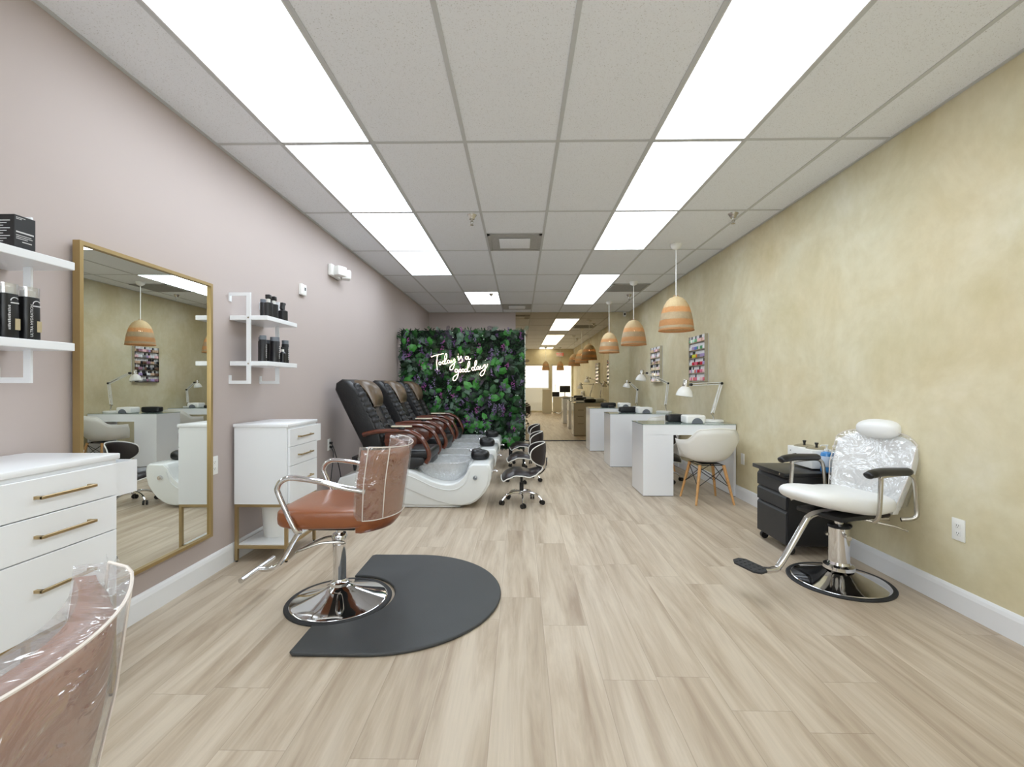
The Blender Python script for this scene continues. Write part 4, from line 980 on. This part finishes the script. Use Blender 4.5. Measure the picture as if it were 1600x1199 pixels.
def desk_lamp(x, y, pts, hd, label, hs=1.0, base='round'):
    """pts: lower joint, elbow, head joint as (dx, dz) from the base; hd: shade centre"""
    t = thing('desk_lamp', label, 'desk lamp', (x, y, ZT), 0, 'adjustable white desk lamps')
    p = MB()
    if base == 'round': p.lathe([(0, 0), (0.115, 0), (0.12, 0.006), (0.118, 0.022), (0.108, 0.03), (0, 0.032)], n=40)
    else: p.box(-0.06, -0.06, 0, 0.06, 0.06, 0.022, 0.006, 2)
    p.build('base', 'whitep', t)
    j = [Vector((a, 0, c)) for a, c in pts]
    p = MB(); p.tube([(j[0].x + 0.02, 0, 0.03), (j[0].x + 0.012, 0, 0.06), j[0]], 0.008, 8); p.cyl((j[0].x, -0.016, j[0].z), (j[0].x, 0.016, j[0].z), 0.014, n=14); p.build('pivot', 'steel', t)
    for k, nm in ((0, 'lower_arm'), (1, 'upper_arm')):
        a, c = j[k], j[k + 1]; d = (c - a).normalized(); s_ = Vector((-d.z, 0, d.x)) * 0.012
        p = MB()
        for yy in (-0.011, 0.011):
            p.tube([a + s_ + Vector((0, yy, 0)), c + s_ + Vector((0, yy, 0))], 0.0045, 6); p.tube([a - s_ + Vector((0, yy, 0)), c - s_ + Vector((0, yy, 0))], 0.0045, 6)
        o = p.build(nm, 'whitep', t)
        p = MB(); p.tube([a + d * 0.03, a + d * 0.16], 0.006, 8); p.build('spring', 'steel', o)
    for c in j[1:]:
        p = MB(); p.cyl((c.x, -0.02, c.z), (c.x, 0.02, c.z), 0.016, n=14); p.build('joint', 'black', t)
    h = Vector((hd[0], 0, hd[1])); v = (j[2] - h); tl = math.atan2(-0.25, 1)
    Mh = Matrix.Translation(h) @ Matrix.Rotation(R(8), 4, 'Y')
    p = MB(); pr = [(0.03, 0.085), (0.045, 0.075), (0.07, 0.045), (0.085, 0.005), (0.088, -0.02)]
    p.lathe([(r * hs, z * hs) for r, z in pr] + [((r - 0.003) * hs, z * hs) for r, z in reversed(pr)], n=32, M4=Mh); o = p.build('lamp_shade', 'whitep', t)
    p = MB(); p.lathe([(0.032 * hs, 0.08 * hs), (0.032 * hs, 0.15 * hs), (0.026 * hs, 0.158 * hs), (0, 0.158 * hs)], n=20, M4=Mh); p.build('socket', 'steel', o)
    p = MB(); p.ell((0, 0, 0), (0.03 * hs, 0.03 * hs, 0.035 * hs)); p.xf(Mh @ Matrix.Translation((0, 0, 0.03 * hs))); p.build('bulb', 'whitep', o)
    p = MB(); p.tube([j[2], Vector((h.x + 0.035 * hs, 0, h.z + 0.11 * hs))], 0.006, 8); p.build('swivel', 'steel', t)
    return t
uv_lamp(1.98, 5.16, 'white nail dryer lamp with grey arch on nearest desk'); hand_rest(1.88, 5.46, 'black hand cushion on the nearest manicure desk')
desk_lamp(2.27, 5.42, [(-0.005, 0.10), (0.10, 0.455), (-0.255, 0.44)], (-0.33, 0.325), 'white desk lamp with long arm on the nearest desk', 1.1)
uv_lamp(1.91, 6.97, 'white nail dryer lamp with grey arch on middle desk'); hand_rest(1.72, 7.30, 'black hand cushion on the middle manicure desk')
desk_lamp(2.26, 7.20, [(0.02, 0.12), (0.06, 0.46), (-0.27, 0.62)], (-0.36, 0.52), 'white desk lamp with raised arm on the middle desk', 0.95)
uv_lamp(1.98, 8.62, 'white nail dryer lamp with grey arch on farthest desk'); hand_rest(1.72, 8.93, 'black hand cushion on the farthest manicure desk')
desk_lamp(2.26, 8.90, [(0.0, 0.08), (0.02, 0.34), (-0.13, 0.48)], (-0.19, 0.40), 'small white desk lamp with square base on farthest desk', 0.8, 'square')
p = MB(); p.box(-0.05, -0.05, 0, 0.05, 0.05, 0.05, 0.01, 2); solo(p, 'tissue_box', 'black', 'small black box at the left of the farthest desk top', 'box', (1.72, 8.66, ZT + 0.0))

# polish racks and bottles
pal = {
 'pink': (232, 120, 150), 'red': (200, 30, 60), 'coral': (240, 110, 90), 'white': (238, 238, 240), 'pale pink': (244, 200, 205), 'orange': (240, 120, 30), 'yellow': (225, 225, 70), 'green': (70, 160, 110),
 'blue': (90, 120, 200), 'lilac': (180, 160, 205), 'grey': (140, 140, 142), 'beige': (206, 176, 150), 'brown': (110, 82, 66), 'black': (30, 28, 32), 'mint': (170, 215, 200), 'mauve': (160, 120, 140)}
PM = {k: mat('polish_' + k.replace(' ', '_'), rgb(*v), 0.15, coat=0.5) for k, v in pal.items()}
PM['cap_white'] = mat('polish_cap_white', rgb(228, 226, 226), 0.3); PM['cap_black'] = mat('polish_cap_black', rgb(38, 36, 38), 0.3)
rowsA = [('white', 'mint', 'green', 'pale pink', 'beige', 'white'), ('white', 'lilac', 'blue', 'mint', 'green', 'white'), ('black', 'yellow', 'orange', 'grey', 'lilac', 'yellow'), ('white', 'red', 'pink', 'black', 'red', 'lilac'), ('lilac', 'white', 'coral', 'red', 'pink', 'pale pink'), ('pale pink', 'coral', 'pink', 'white', 'pale pink', 'coral')]
rowsB = [('beige', 'brown', 'lilac', 'pale pink', 'mauve', 'beige'), ('pale pink', 'white', 'lilac', 'grey', 'white', 'pale pink'), ('grey', 'beige', 'mauve', 'brown', 'black', 'beige'), ('brown', 'grey', 'black', 'grey', 'mauve', 'brown'), ('brown', 'beige', 'white', 'black', 'lilac', 'white'), ('mauve', 'lilac', 'white', 'grey', 'white', 'black')]
ordn = ['first', 'second', 'third', 'fourth', 'fifth', 'sixth', 'seventh', 'eighth', 'ninth', 'tenth', 'eleventh', 'twelfth']
bm_cache = {}
def polish_mesh(col, capc):
    key = (col, capc)
    if key in bm_cache: return bm_cache[key]
    p = MB(); p.box(-0.018, -0.019, 0, 0.018, 0.019, 0.050, 0.005, 1)
    p.mi = 1; p.cyl((0, 0, 0.048), (0, 0, 0.090), 0.013, 0.010, 8)
    o = p.build('nail_polish_bottle', [PM[col], PM[capc]]); me = o.data; bpy.data.objects.remove(o)
    bm_cache[key] = me; return me
def rack(yc, rows, label, which):
    t = thing('polish_rack', label, 'rack', (XR, yc, 1.28), 0, 'nail polish wall racks')
    for k in range(6):
        z = 0.012 + k * 0.103
        p = MB(); p.box(-0.05, -0.27, z - 0.004, -0.004, 0.27, z); p.box(-0.053, -0.27, z - 0.004, -0.0501, 0.27, z + 0.006); p.build('shelf', 'steel', t, smooth=False)
    p = MB(); p.box(-0.0045, -0.275, 0, -0.001, 0.275, 0.62); p.build('back_panel', 'lightframe', t, smooth=False)
    for s_ in (-1, 1): p = MB(); p.box(-0.052, 0.271 * s_ - 0.0015, 0, -0.001, 0.271 * s_ + 0.0015, 0.62); p.build('side_panel', 'steel', t, smooth=False)
    g = random.Random(int(yc * 10))
    for k in range(6):
        row = rows[5 - k]; z = 1.28 + 0.012 + k * 0.103
        for i in range(12):
            col = row[i // 2] if g.random() < 0.8 else g.choice(row)
            cap = 'cap_black' if g.random() < (0.25 if which == 'nearer' else 0.4) else 'cap_white'
            o = bpy.data.objects.new('nail_polish_bottle', polish_mesh(col, cap)); C.objects.link(o)
            y = yc + 0.2475 - i * 0.045; o.location = (XR - 0.028, y, z + 0.0005)
            props(o, '%s nail polish, %s from left, %s shelf from top, %s wall rack' % (col, ordn[i], ordn[5 - k], which), 'nail polish', 'nail polish bottles on the %s rack' % which)
rack(6.15, rowsA, 'colourful nail polish rack on olive wall above the nearest desk lamp', 'nearer')
rack(8.02, rowsB, 'nail polish rack of muted colours on olive wall, farther one', 'farther')

# ================================================================== SHELL ARMCHAIRS
def shell_chair(loc, rz, label):
    t = thing('shell_armchair', label, 'chair', loc, rz, 'white shell armchairs with wooden legs')
    key = [(0, 0.43), (36, 0.445), (52, 0.58), (66, 0.655), (90, 0.655), (116, 0.665), (150, 0.785), (180, 0.80)]
    def rimz(a):
        a = abs(((a + 180) % 360) - 180)
        for (a0, z0), (a1, z1) in zip(key, key[1:]):
            if a <= a1:
                q = (a - a0) / (a1 - a0); q = q * q * (3 - 2 * q); return z0 + (z1 - z0) * q
        return key[-1][1]
    def rim(a):
        c, s_ = math.cos(R(a)), math.sin(R(a)); rx = 0.25 if c > 0 else 0.29
        e = 2.0 / 2.25
        return Vector((rx * math.copysign(abs(c) ** e, c), 0.31 * math.copysign(abs(s_) ** e, s_), rimz(a)))
    def fn(u, v):
        a = 360 * u; q = rim(a); h = v ** 3.2 if abs(((a + 180) % 360) - 180) > 45 else v ** 2.2
        f = 0.02 + 0.98 * (v ** 0.75) * (0.86 + 0.14 * v)
        return (q.x * f, q.y * f, 0.425 + (q.z - 0.425) * h)
    p = MB(); p.grid(fn, 56, 16); bmesh.ops.remove_doubles(p.bm, verts=p.bm.verts, dist=0.0004)
    p.build('shell_seat', 'shell', t, ang=80, solid=0.007)
    p = MB(); p.tube([Vector(fn(k / 56, 1)) for k in range(57)], 0.006, 6, cap=False); p.build('rim_edge', 'shell', t)
    for sx in (-1, 1):
        for sy in (-1, 1):
            p = MB(); p.cyl((0.125 * sx, 0.125 * sy, 0.40), (0.2 * sx, 0.2 * sy, 0.0), 0.018, 0.011, 14); p.build('leg', 'beech', t)
    p = MB()
    P = lambda sx, sy, k: (sx * (0.125 + 0.075 * k), sy * (0.125 + 0.075 * k), 0.4 - 0.4 * k)
    for (a, c) in (((-1, -1), (1, -1)), ((1, -1), (1, 1)), ((1, 1), (-1, 1)), ((-1, 1), (-1, -1))):
        p.tube([P(*a, 0.06), P(*c, 0.55)], 0.004, 6); p.tube([P(*c, 0.06), P(*a, 0.55)], 0.004, 6)
        p.tube([P(*a, 0.0), P(*c, 0.0)], 0.005, 6)
    p.box(-0.10, -0.10, 0.405, 0.10, 0.10, 0.415); p.build('wire_struts', 'black', t)
    return t
sc = shell_chair((2.0, 4.94, 0), R(93), 'white shell armchair with beech legs at the nearest desk')
dup(sc, (1.98, 6.72, 0), R(100), 'white shell armchair between nearest and middle desks')
dup(sc, (1.98, 8.38, 0), R(95), 'white shell armchair between middle and farthest desks')

# ================================================================== ROLLING STOOLS
def stool(loc, rz, label, back=True):
    t = thing('rolling_stool', label, 'stool', loc, rz, 'low rolling pedicure stools')
    p = MB()
    for k in range(5):
        a = R(72 * k + 20); d = Vector((math.cos(a), math.sin(a), 0))
        p.tube(smooth_path([(0, 0, 0.115), tuple(d * 0.09 + Vector((0, 0, 0.118))), tuple(d * 0.17 + Vector((0, 0, 0.095))), tuple(d * 0.215 + Vector((0, 0, 0.05)))], 4), 0.0115, 8)
    p.lathe([(0.03, 0.095), (0.034, 0.10), (0.03, 0.135), (0.02, 0.14), (0, 0.14)], n=20); p.build('star_base', 'chrome', t)
    for k in range(5):
        a = R(72 * k + 20); d = Vector((math.cos(a), math.sin(a), 0)) * 0.22; s_ = Vector((-math.sin(a + 0.7), math.cos(a + 0.7), 0))
        p = MB()
        for q in (-0.014, 0.014): c = d + s_ * q + Vector((0, 0, 0.024)); p.cyl(c - s_ * 0.007, c + s_ * 0.007, 0.024, n=16)
        p.build('caster', 'black', t)
    p = MB(); p.cyl((0, 0, 0.13), (0, 0, 0.22), 0.022, n=18); p.cyl((0, 0, 0.2), (0, 0, 0.30), 0.013, n=14); p.build('gas_lift', 'blackmetal', t)
    def top(u, v):
        x = 0.21 - 0.42 * u; y = (2 * v - 1) * (0.19 - 0.05 * u * u); a = abs(2 * v - 1); b_ = abs(2 * u - 1)
        K = [(0, -0.035), (0.12, -0.008), (0.32, 0.022), (0.5, 0.018), (0.7, 0.002), (0.85, 0.018), (1.0001, 0.062)]
        for (ua, za), (ub, zb) in zip(K, K[1:]):
            if u <= ub: q = (u - ua) / (ub - ua); q = q * q * (3 - 2 * q) * 0.6 + q * 0.4; z = 0.325 + za + (zb - za) * q; break
        z -= 0.02 * a * a
        ed = (1 - a ** 8) * (1 - b_ ** 8)
        return (x * (1 - 0.10 * a ** 4), y * (1 - 0.10 * b_ ** 4), z + 0.028 * ed)
    def bot(u, v):
        x, y, z = top(u, v); a = abs(2 * v - 1); b_ = abs(2 * u - 1); ed = (1 - a ** 8) * (1 - b_ ** 8); return (x, y, z - 0.028 * ed - 0.012 - 0.035 * (1 - a * a) * (1 - b_ ** 4))
    p = MB(); p.grid(top, 24, 20, fn2=bot); st = p.build('seat', 'stoolleather', t, ang=80)
    def edge(o):
        L = [top(i / 24, 0) for i in range(25)] + [top(1, j / 20) for j in range(1, 21)] + [top(1 - i / 24, 1) for i in range(1, 25)] + [top(0, 1 - j / 20) for j in range(1, 21)]
        return L
    p = MB(); p.tube([(x * 1.01, y * 1.015, z - 0.006) for x, y, z in edge(0)], 0.006, 6, cap=False); p.build('piping', 'piping', st)
    def bkf(x, y, k): return (-0.235 + 0.15 * (y / 0.19) ** 2 - 0.25 * x * 0.3 - k * 0.02, y, 0.515 + x * (1 - 0.15 * (y / 0.19) ** 2) + 0.02 * (y / 0.19) ** 2)
    p = MB(); p.cushion(bkf, 0.122, 0.19, 2.7, 2.4, 44, 14); o = p.build('backrest', 'stoolleather', t, ang=80)
    p = MB(); L = []
    for k in range(45):
        a = 2 * PI * k / 44; e = 2 / 2.7
        L.append(bkf(0.124 * math.copysign(abs(math.cos(a)) ** e, math.cos(a)), 0.192 * math.copysign(abs(math.sin(a)) ** e, math.sin(a)), 0))
    p.tube(L, 0.0055, 6, cap=False); p.build('piping', 'piping', o)
    p = MB(); p.tube(smooth_path([(-0.12, 0, 0.29), (-0.2, 0, 0.31), (-0.255, 0, 0.38), (-0.265, 0, 0.48)], 4), 0.009, 8, flat=2.0); p.build('back_bracket', 'chrome', t)
    return t
s0 = stool((0.02, 4.80, 0), R(182), 'dark brown rolling stool with white piping nearest the camera')
dup(s0, (0.05, 5.92, 0), R(180), 'middle dark rolling stool with white piping beside the foot tubs')
dup(s0, (0.06, 7.00, 0), R(184), 'farthest dark rolling stool in front of the plant wall')
dup(s0, (1.86, 5.95, 0), R(-95), 'dark rolling stool tucked in behind the nearest desk')
dup(s0, (1.93, 7.70, 0), R(-90), 'dark rolling stool tucked in behind the middle desk')

# ================================================================== PEDICURE SPA CHAIRS (local x = world x + 1.2)
def spa_chair(loc, label):
    t = thing('pedicure_spa_chair', label, 'pedicure chair', loc, 0, 'pedicure spa chairs')
    Wd = 0.35
    # white shell: side cheeks follow the swoop, centre sits lower for the bowl
    outer = [(-0.66, 0.03), (-0.68, 0.18), (-0.62, 0.30), (-0.35, 0.385), (-0.10, 0.392), (0.035, 0.386), (0.10, 0.374), (0.165, 0.347), (0.24, 0.308), (0.314, 0.277), (0.39, 0.254), (0.463, 0.242), (0.53, 0.247), (0.583, 0.267), (0.63, 0.305), (0.66, 0.347), (0.685, 0.395), (0.70, 0.43), (0.73, 0.442), (0.88, 0.446), (0.905, 0.43), (0.918, 0.38), (0.912, 0.30), (0.895, 0.23), (0.86, 0.17), (0.815, 0.115), (0.76, 0.065), (0.70, 0.035), (0.62, 0.022), (0.2, 0.022), (0.05, 0.03), (-0.2, 0.06)]
    p = MB(); p.prism(outer, 'y', -Wd + 0.02, Wd - 0.02, 0.018, 3); tub = p.build('tub_shell', 'acryl', t, ang=50)
    p = MB()
    skirt = [(-0.66, 0.004), (-0.66, 0.22), (-0.3, 0.25), (0.0, 0.21), (0.16, 0.16), (0.30, 0.095), (0.42, 0.04), (0.6, 0.004)]
    p.prism(skirt, 'y', -Wd + 0.035, Wd - 0.035, 0.008, 2); p.build('skirt', 'acryl', tub, ang=50)
    # raised ribbon following the swoop
    mid = [(-0.04, 0.372), (0.06, 0.362), (0.14, 0.335), (0.24, 0.287), (0.32, 0.250), (0.41, 0.222), (0.50, 0.212), (0.57, 0.225), (0.63, 0.262), (0.67, 0.318), (0.70, 0.40)]
    for s_ in (-1, 1):
        outl = [(-0.04, 0.385), (0.05, 0.378), (0.16, 0.342), (0.24, 0.302), (0.314, 0.270), (0.39, 0.247), (0.463, 0.235), (0.53, 0.240), (0.583, 0.260), (0.63, 0.298), (0.66, 0.342), (0.69, 0.40), (0.73, 0.436), (0.87, 0.438), (0.896, 0.38), (0.89, 0.30), (0.872, 0.23), (0.835, 0.165), (0.79, 0.108), (0.72, 0.06), (0.62, 0.035), (0.50, 0.04), (0.36, 0.075), (0.20, 0.14), (0.04, 0.21), (-0.04, 0.235)]
        p = MB(); y = s_ * (Wd - 0.025); p.prism(outl, 'y', min(y, y + s_ * 0.016), max(y, y + s_ * 0.016), 0.007, 3); p.build('side_cheek', 'acryl', tub, ang=50)
        p = MB(); p.tube(smooth_path([(a, s_ * (Wd - 0.008), c - 0.028) for a, c in mid], 3), 0.006, 8); p.build('groove_line', 'acryl', tub)
    # clear bowl with liner
    def bowl(u, v):
        a = 2 * PI * u; c, s_ = math.cos(a), math.sin(a); e = 0.6; q = 0.62 + 0.38 * v ** 0.6
        return (0.385 + 0.285 * q * math.copysign(abs(c) ** e, c), 0.275 * q * math.copysign(abs(s_) ** e, s_), 0.235 + 0.205 * v)
    p = MB(); p.grid(bowl, 48, 10); bmesh.ops.remove_doubles(p.bm, verts=p.bm.verts, dist=0.0003)
    p.poly([bowl(k / 48, 0.0) for k in range(48)]); p.build('foot_bowl', 'liner', t, ang=70, solid=0.006)
    p = MB(); p.tube([bowl(k / 48, 1) for k in range(49)], 0.010, 8, cap=False); p.build('bowl_rim', 'liner', t)
    # front mount, cushion, knobs, hand shower
    p = MB(); p.ell((0.775, 0, 0.487), (0.10, 0.10, 0.058), 26, 16, 2.6); p.ell((0.745, 0, 0.52), (0.065, 0.085, 0.035), 20, 12, 2.4); p.build('foot_cushion', 'bleather', t)
    p = MB(); p.cyl((0.755, -Wd + 0.005, 0.31), (0.755, -Wd - 0.014, 0.31), 0.024, 0.02, 20); p.cyl((0.755, -Wd - 0.014, 0.31), (0.755, -Wd - 0.02, 0.31), 0.012, n=12); p.build('jet_knob', 'chrome', t)
    p = MB(); p.tube([(0.91, -0.12, 0.33), (0.945, -0.12, 0.345), (0.965, -0.12, 0.33)], 0.011, 10); p.build('drain_knob', 'chrome', t)
    p = MB(); p.cyl((0.68, 0.10, 0.43), (0.675, 0.10, 0.50), 0.012, n=10); p.ell((0.67, 0.10, 0.515), (0.025, 0.02, 0.02)); p.build('hand_shower', 'chrome', t)
    # black seat box and cushion
    p = MB(); p.prism([(-0.50, 0.36), (-0.52, 0.50), (0.22, 0.50), (0.24, 0.44), (0.12, 0.38)], 'y', -0.27, 0.27, 0.01, 2); p.build('seat_base', 'blackmetal', t, ang=50)
    p = MB(); p.box(-0.45, -0.255, 0.47, 0.295, 0.255, 0.575, 0.035, 4); p.box(-0.02, -0.24, 0.40, 0.28, 0.24, 0.50, 0.03, 3); p.build('seat_cushion', 'bleather', t)
    # reclined back
    bp = [(-0.28, 0.50), (-0.20, 0.62), (-0.215, 0.72), (-0.29, 0.88), (-0.37, 1.04), (-0.45, 1.19), (-0.55, 1.285), (-0.63, 1.30), (-0.69, 1.26), (-0.70, 1.19), (-0.60, 0.98), (-0.51, 0.80), (-0.42, 0.62), (-0.40, 0.48)]
    p = MB(); p.prism(bp, 'y', -0.265, 0.265, 0.04, 4); bkk = p.build('backrest', 'bleather', t, ang=60)
    for s_ in (-1, 1):      # gathered side bolsters
        p = MB()
        def bol(u, v, s_=s_):
            k = u; x = -0.17 - 0.33 * k; z = 0.66 + 0.60 * k; rr = 0.062 + 0.0035 * math.sin(k * 71 + 3 * v) + 0.004 * math.sin(k * 33 + 1.3) * math.sin(k * 9)
            rr *= math.sqrt(max(0.02, 1 - (2 * k - 1) ** 8)); a = 2 * PI * v
            return (x + rr * 0.9 * math.cos(a) * 0.88 - 0.02, s_ * 0.20 + rr * math.sin(a), z + rr * 0.9 * math.cos(a) * 0.47)
        p.grid(bol, 60, 16); bmesh.ops.remove_doubles(p.bm, verts=p.bm.verts, dist=0.0003); p.build('side_bolster', 'bleather', bkk, ang=80)
    def cen(u, v):
        x = -0.155 - 0.27 * u; z = 0.62 + 0.47 * u; y = (2 * v - 1) * 0.15; b_ = 0.02 * math.sin(u * 38 + math.sin(v * 7)) + 0.012 * math.sin(v * 19 + u * 9)
        return (x + 0.5 * b_, y, z + 0.3 * b_)
    def cen2(u, v): x, y, z = cen(u, v); return (x - 0.08, y, z - 0.04)
    p = MB(); p.grid(cen, 44, 22, fn2=cen2); p.build('creased_panel', 'bwrink', bkk, ang=80)
    Mp = Matrix.Rotation(R(-28), 3, 'Y')
    def pil(off):
        def f(u, v):
            a = 2 * v - 1; k = u; x = -0.325 - 0.245 * k; z = 1.02 + 0.27 * k - 0.01; e = math.sqrt(max(0, 1 - abs(2 * k - 1) ** 3)) * math.sqrt(max(0, 1 - a ** 4))
            wv = 0.135 + 0.025 * math.sin(PI * k)
            return (x + off * 0.8 * e + 0.03 * math.sin(PI * k), a * wv, z + off * 0.55 * e + 0.045 * math.sin(PI * k))
        return f
    p = MB(); p.grid(pil(0.075), 20, 20, fn2=pil(-0.03)); p.build('head_pillow', 'tanpillow', t, ang=80)
    # cherry arms
    arm = [(-0.385, 0.735), (-0.30, 0.757), (-0.196, 0.772), (-0.05, 0.775), (0.06, 0.772), (0.12, 0.755), (0.19, 0.715), (0.245, 0.645), (0.28, 0.56), (0.282, 0.50), (0.255, 0.45)]
    for s_ in (-1, 1):
        y = s_ * 0.305
        p = MB(); p.tube(smooth_path([(a, y, c) for a, c in arm], 6), 0.0235, 12, flat=1.5, up=(0, 0, 1)); o = p.build('armrest', 'cherry', t, ang=60)
        pn = [(-0.16, 0.755), (0.06, 0.755), (0.13, 0.74), (0.16, 0.70), (0.15, 0.64), (0.10, 0.58), (0.02, 0.52), (-0.06, 0.50), (-0.13, 0.56), (-0.17, 0.66)]
        p = MB(); p.prism(pn, 'y', y - 0.012, y + 0.012, 0.004, 2); p.build('arm_panel', 'cherry', t, ang=50)
    y = -0.305
    p = MB(); p.box(-0.02, y - 0.03, 0.79, 0.04, y + 0.03, 0.812, 0.006, 2); o = p.build('remote_holder', 'black', t)
    p = MB(); p.box(-0.10, y - 0.016, 0.812, 0.11, y + 0.016, 0.828, 0.007, 2, M4=Matrix.Translation((0, 0, 0))); p.build('remote_control', 'cream', o)
    return t
sp = spa_chair((-1.2, 4.92, 0), 'pedicure spa chair with black seat and cherry arms, nearest of the row')
dup(sp, (-1.2, 5.98, 0), 0, 'middle pedicure spa chair of the row along the pink wall')
dup(sp, (-1.2, 6.99, 0), 0, 'farthest pedicure spa chair beside the plant wall')

# ================================================================== RECEPTION (behind the frame, seen in the back mirror)
t = thing('reception_desk', 'cream reception desk near shop door, seen only in back mirror', 'desk', (1.45, 0.15, 0))
p = MB(); p.box(0, 0, 0, 0.85, 0.55, 0.70); p.build('body', 'cream', t, smooth=False)
p = MB(); p.box(-0.02, -0.02, 0.70, 0.87, 0.57, 0.73, 0.004, 1); p.build('counter_top', 'white', t)
p = MB(); p.box(-0.19, -0.12, 0, 0.19, 0.12, 1.04, 0.003, 1)
solo(p, 'cream_cupboard', 'cream', 'narrow cream cupboard near shop door, seen only in back mirror', 'cupboard', (1.18, 0.2, 0))
t = thing('computer_monitor', 'black computer monitor on the reception desk, seen in back mirror', 'monitor', (1.95, 0.45, 0.73))
p = MB(); p.box(-0.23, -0.02, 0.17, 0.23, 0.015, 0.46, 0.006, 2); p.build('screen', 'black', t)
p = MB(); p.cyl((0, 0.0, 0.01), (0, 0, 0.2), 0.02, n=12); p.box(-0.12, -0.08, 0, 0.12, 0.08, 0.012, 0.003, 1); p.build('stand', 'black', t)
p = MB(); p.box(-0.15, -0.14, 0, 0.15, 0.14, 0.2, 0.02, 3); solo(p, 'printer', 'black', 'black printer beside the monitor, seen in the back mirror', 'printer', (1.55, 0.5, 0.73))
